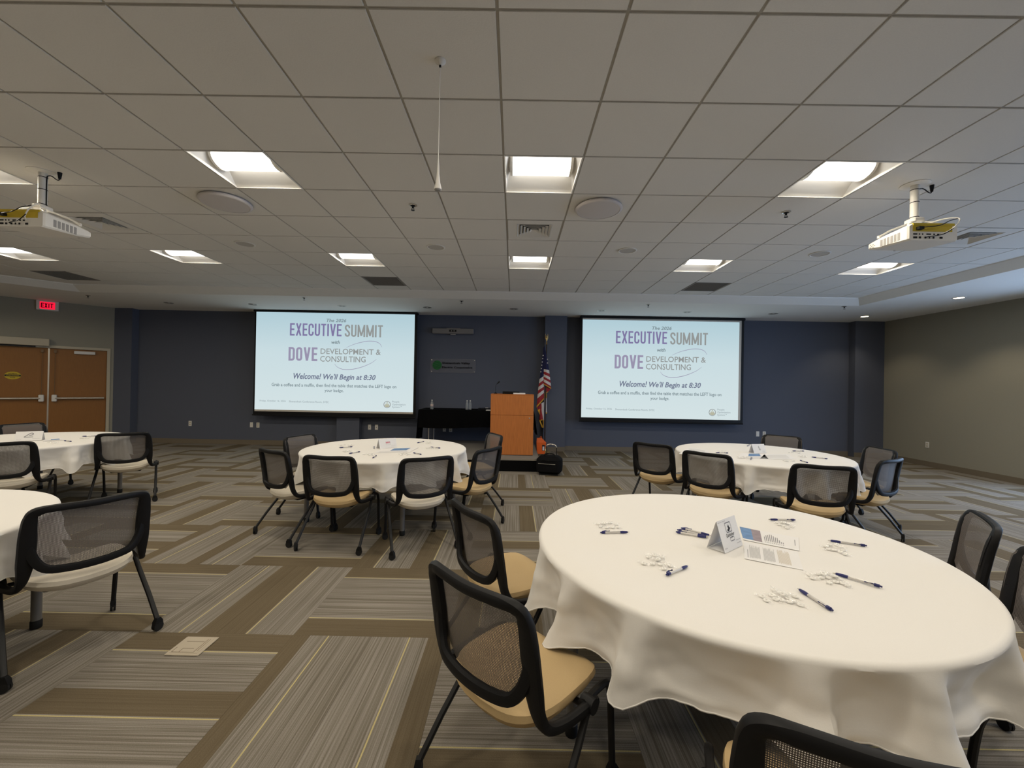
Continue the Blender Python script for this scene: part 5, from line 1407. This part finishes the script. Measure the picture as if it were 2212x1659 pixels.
def art_near(r, P):
    mb = MB(); rounded(mb, -0.30, 0.30, 0.55, 0.88, P, 0.03); rounded(mb, -0.12, 0.34, 0.26, 0.40, P, 0.025)
    mb.build('badge_outline', M_greyink, r)
    MB().add([P(x, y) for x, y in ((-0.16, 0.60), (0.0, 0.585), (0.10, 0.64), (0.22, 0.67), (0.10, 0.70), (0.06, 0.80), (0.0, 0.77), (-0.08, 0.74), (-0.02, 0.68), (-0.14, 0.65))], [tuple(range(10))]).build('badge_figure', M_ink, r)
    mb = MB(); text_into(mb, 'Quicksilver', -0.42, 0.44, 0.40, 0.54, P, 0.006, 0.3); mb.build('lettering', M_ink, r)
    mb = MB(); text_into(mb, 'CAFE', -0.08, 0.2, 0.35, 0.40, P, 0.01); mb.build('lettering', M_ink, r)
    mb = MB()
    text_into(mb, 'Executive Summit', -0.93, -0.15, 0.925, 0.955, P, 0.0, 0.2)
    text_into(mb, 'development', 0.45, 0.90, 0.215, 0.26, P, 0.0); text_into(mb, 'consulting', 0.45, 0.90, 0.12, 0.165, P, 0.0); text_into(mb, '2026', -0.88, -0.62, 0.10, 0.14, P, 0.0)
    mb.build('small_lettering', M_greyink, r)
A_, B_ = onz(1566, 1196, ZI), onz(1604.5, 1177.5, ZI)
tent_card(A_, B_, 0.134, 0.085, 'white folded tent card with a badge logo on the nearest table', art_near)
def art_mid(r, P):
    mb = MB(); mb.add([P(x, y) for x, y in ((-0.22, 0.52), (0.25, 0.52), (0.25, 0.66), (-0.22, 0.66))], [(0, 1, 2, 3)]); mb.build('red_band', M_redink, r)
    mb = MB(); text_into(mb, 'PIONEER', -0.20, 0.23, 0.545, 0.635, lambda x, y: P(x, y) + Vector((0, -0.0006, 0)), 0.01); mb.build('lettering', M_paper, r)
    mb = MB(); rounded(mb, -0.24, 0.28, 0.34, 0.74, P, 0.02)
    for k in range(2): text_into(mb, 'development', 0.35, 0.85, 0.22 - 0.11 * k, 0.29 - 0.11 * k, P)
    mb.build('lettering', M_paleink, r)
A_, B_ = onz(821, 970, ZI), onz(858, 966, ZI)
tent_card(A_, B_, 0.105, 0.085, 'white folded tent card with a red band before the lectern', art_mid)
def art_right(r, P):
    mb = MB(); mb.add([P(x, y) for x, y in ((-0.1, 0.35), (0.12, 0.30), (0.25, 0.45), (0.12, 0.55), (0.05, 0.8), (-0.08, 0.75), (-0.12, 0.55), (0.0, 0.48))], [tuple(range(8))]); mb.build('emblem', M_paleink, r)
    mb = MB()
    for k in range(2): text_into(mb, 'development', 0.4, 0.88, 0.2 - 0.10 * k, 0.26 - 0.10 * k, P)
    mb.build('lettering', M_greyink, r)
A_, B_ = onz(1629, 979.5, ZI), onz(1656, 979, ZI)
tent_card(A_, B_, 0.105, 0.085, 'white folded tent card on the table near the olive wall', art_right)
def art_left(r, P):
    mb = MB(); q = spline([(-0.35, 0.38, 0), (-0.1, 0.62, 0), (0.12, 0.80, 0), (0.28, 0.76, 0), (0.25, 0.62, 0), (0.0, 0.56, 0)], 5)
    vs = []
    for i, p_ in enumerate(q):
        t = q[min(i + 1, len(q) - 1)] - q[max(i - 1, 0)]; t.normalize(); vs += [P(p_.x - t.y * 0.035, p_.y + t.x * 0.035), P(p_.x + t.y * 0.035, p_.y - t.x * 0.035)]
    mb.add(vs, [(2 * i, 2 * i + 2, 2 * i + 3, 2 * i + 1) for i in range(len(q) - 1)])
    mb.add([P(x, y) for x, y in ((-0.35, 0.36), (0.32, 0.36), (0.32, 0.41), (-0.35, 0.41))], [(0, 1, 2, 3)])
    mb.build('swoosh_emblem', M_greyink, r)
    mb = MB(); text_into(mb, 'development', 0.28, 0.88, 0.16, 0.24, P); text_into(mb, '2026', -0.85, -0.5, 0.1, 0.16, P); mb.build('lettering', M_paleink, r)
A_, B_ = onz(30, 953, ZI), onz(90, 951, ZI)
tent_card(A_, B_, 0.105, 0.085, 'white folded tent card with a curved swoosh near the wooden door', art_left)

# open programme on the nearest table: two flat pages
def flat_quad(pts, z=ZI): return [Vector((onz(u, v, z).x, onz(u, v, z).y, 0)) for u, v in pts]
def sheet(name, corners, label, cat, group, art, z=ZI, thick=0.0009):
    """corners in order: near-left, near-right, far-right, far-left"""
    c0 = sum(corners, Vector()) / 4
    q = [c - c0 for c in corners]
    r = thing(name, label, cat, (c0.x, c0.y, z), 0, group)
    MB().loft([[(p_.x, p_.y, 0) for p_ in q], [(p_.x, p_.y, thick) for p_ in q]]).build('page', M_paper, r)
    def P(x, y, o=0.0003):
        a = q[0].lerp(q[1], x); b = q[3].lerp(q[2], x); p_ = a.lerp(b, y); return Vector((p_.x, p_.y, thick + o))
    art(r, P)
    return r
def art_cover(r, P):
    MB().add([P(x, y) for x, y in ((0.0, 0.12), (0.2, 0.10), (0.2, 0.98), (0.0, 1.0))], [(0, 1, 2, 3)]).build('cover_photo', M_photo, r)
    MB().add([P(x, y) for x, y in ((0.2, 0.10), (0.36, 0.08), (0.36, 0.96), (0.2, 0.98))], [(0, 1, 2, 3)]).build('cover_photo', M_photo2, r)
    mb = MB(); rn = random.Random(3)
    for k in range(11):
        x = 0.41 + k * 0.032; hh = 0.25 + 0.3 * sin(k * 0.35 + 0.3) + rn.uniform(-0.05, 0.05)
        mb.add([P(a, b) for a, b in ((x, 0.24), (x + 0.013, 0.24), (x + 0.013, 0.24 + hh), (x, 0.24 + hh))], [(0, 1, 2, 3)])
        mb.add([P(a, b) for a, b in ((x, 0.13), (x + 0.013, 0.13), (x + 0.013, 0.18), (x, 0.18))], [(0, 1, 2, 3)])
    mb.add([P(a, b) for a, b in ((0.93, 0.3), (0.94, 0.3), (0.94, 0.75), (0.93, 0.75))], [(0, 1, 2, 3)])
    mb.build('text_lines', M_greyink, r)
def art_inside(r, P):
    rn = random.Random(4)
    for k, (x0, x1, m_) in enumerate(((0.10, 0.30, M_paleink), (0.355, 0.56, M_paleink), (0.615, 0.83, M_paletan))):
        mb = MB()
        nl = 15
        for j in range(nl):
            x = x0 + (x1 - x0) * j / nl
            y0 = 0.1 + rn.uniform(0, 0.05)
            mb.add([P(a, b) for a, b in ((x, y0), (x + 0.008, y0), (x + 0.008, 0.92 - rn.uniform(0, 0.25)), (x, 0.92 - rn.uniform(0, 0.25)))], [(0, 1, 2, 3)])
        mb.build('text_block', m_, r)
    MB().add([P(a, b) for a, b in ((0.06, 0.1), (0.07, 0.1), (0.07, 0.55), (0.06, 0.55))], [(0, 1, 2, 3)]).build('heading', M_greyink, r)
zz = lambda x, y: (1520 + x / 9.217, 1100 + y / 9.217)
sheet('programme_page', flat_quad([zz(790, 610), zz(1905, 830), zz(1890, 570), zz(715, 350)]), 'open programme page with a blue cover photo beside the tent card', 'paper', 'programme pages on the nearest table', art_cover)
sheet('programme_page', flat_quad([zz(815, 985), zz(1985, 1215), zz(1870, 850), zz(800, 650)]), 'programme page of three pale text columns nearest the camera', 'paper', 'programme pages on the nearest table', art_inside)

# far tables: pens, mints, papers
def plain(r, P):
    mb = MB()
    for k in range(6):
        y = 0.2 + k * 0.11; mb.add([P(a, b) for a, b in ((0.1, y), (0.85, y), (0.85, y + 0.03), (0.1, y + 0.03))], [(0, 1, 2, 3)])
    mb.build('text_lines', M_paleink, r)
def bluecover(r, P):
    MB().add([P(x, y) for x, y in ((0.35, 0.45), (0.80, 0.45), (0.80, 0.95), (0.35, 0.95))], [(0, 1, 2, 3)]).build('cover_photo', M_photo, r)
    mb = MB()
    for k in range(3): mb.add([P(a, b) for a, b in ((0.1, 0.08 + 0.1 * k), (0.9, 0.08 + 0.1 * k), (0.9, 0.11 + 0.1 * k), (0.1, 0.11 + 0.1 * k))], [(0, 1, 2, 3)])
    mb.build('text_lines', M_paleink, r)
sheet('programme_page', flat_quad([(806, 979), (884, 977), (904, 967), (824, 969)]), 'programme with a blue cover before the red-banded tent card', 'paper', 'programmes on the far tables', bluecover)
sheet('programme_page', flat_quad([(1592, 990), (1660, 991), (1650, 980), (1600, 979.5)]), 'programme with a blue cover before the olive wall tent card', 'paper', 'programmes on the far tables', bluecover)
sheet('programme_page', flat_quad([(1640, 992), (1722, 992), (1702, 981), (1652, 981)]), 'plain programme page beside the blue cover at the olive wall table', 'paper', 'programmes on the far tables', plain)
sheet('programme_page', flat_quad([(1466, 980.5), (1532, 983), (1530, 972), (1490, 966)]), 'loose white paper at the lectern side of the olive wall table', 'paper', 'programmes on the far tables', plain)
sheet('programme_page', flat_quad([(92, 953.5), (140, 951), (136, 947), (96, 949)]), 'programme with a blue edge beside the swoosh tent card', 'paper', 'programmes on the far tables', bluecover)
for tip, end, lab in (((734, 968), (760, 966), 'pen nearest the door on the table before the lectern'), ((754, 981), (777, 977), 'pen by the second mint pile before the lectern'), ((804, 991), (813, 985), 'short-looking pen closest to the camera on the middle table'), ((901, 957.5), (916, 954.5), 'pen at the lectern-side far rim of the middle table'), ((930, 966.5), (951, 969), 'pen nearest the lectern chair on the middle table'), ((892, 979), (911, 983), 'pen right of the near mints on the middle table'), ((808.5, 971), (807.5, 965), 'pen pointing at the camera beside the red-banded card'),
                      ((1548, 979), (1571, 979.5), 'pen under the mints at the lectern side of the olive wall table'), ((1711, 975), (1737, 975.5), 'pen at the far rim of the olive wall table'), ((1755, 988.5), (1786, 992), 'pen nearest the olive wall on its table'), ((1727, 995), (1746, 1001), 'pen closest to the camera on the olive wall table'), ((1622, 994), (1623, 989), 'pen pointing at the camera on the olive wall table'), ((1613, 965), (1619, 961.5), 'pen behind the tent card of the olive wall table'),
                      ((140, 953), (153, 954.5), 'pen beside the programme on the door table'), ((187, 943.3), (201, 943), 'pen above the mints at the end of the door table')):
    pen_px(tip, end, lab)
def auto_pile(u, v, n, su_, sv_, label, group, seed):
    rn = random.Random(seed); pts = []
    tries = 0
    while len(pts) < n and tries < 400:
        tries += 1
        a = rn.uniform(0, 6.28); r_ = math.sqrt(rn.random())
        q = (u + su_ * r_ * cos(a), v + sv_ * r_ * sin(a))
        w = onz(*q, ZI)
        if all((w - onz(x, y, ZI)).length > 0.021 for x, y, _ in pts): pts.append((q[0], q[1], 0))
    mint_pile(pts, label, group, fine=False, seed=seed)
for k, (u, v, n, su_, sv_, lab) in enumerate(((749, 962, 8, 14, 2.0, 'above the door-side pen of the middle table'), (752, 976, 8, 13, 2.2, 'beside the second pen of the middle table'), (800, 983, 8, 13, 2.2, 'nearest the camera at the middle table centre'), (874, 982, 8, 12, 2.2, 'left of the near lectern-side pen, middle table'), (929, 968.5, 7, 11, 2.0, 'by the pen nearest the lectern, middle table'), (924, 957, 7, 9, 1.6, 'at the lectern-side far rim, middle table'),
                                              (1560, 976, 9, 9, 1.8, 'at the lectern side of the olive wall table'), (1605, 988, 8, 15, 2.0, 'before the blue cover at the olive wall table'), (1701, 996, 8, 16, 2.0, 'closest to the camera at the olive wall table'), (1735, 986.5, 8, 11, 2.0, 'by the pen nearest the olive wall'), (1718, 978, 7, 14, 1.6, 'by the far rim pen of the olive wall table'),
                                              (182, 946.5, 7, 9, 1.2, 'at the chair end of the door table'), (116, 957, 6, 10, 1.4, 'before the programme on the door table'))):
    auto_pile(u, v, n, su_, sv_, 'wrapped mint in the pile ' + lab, 'mints ' + lab, 40 + k)
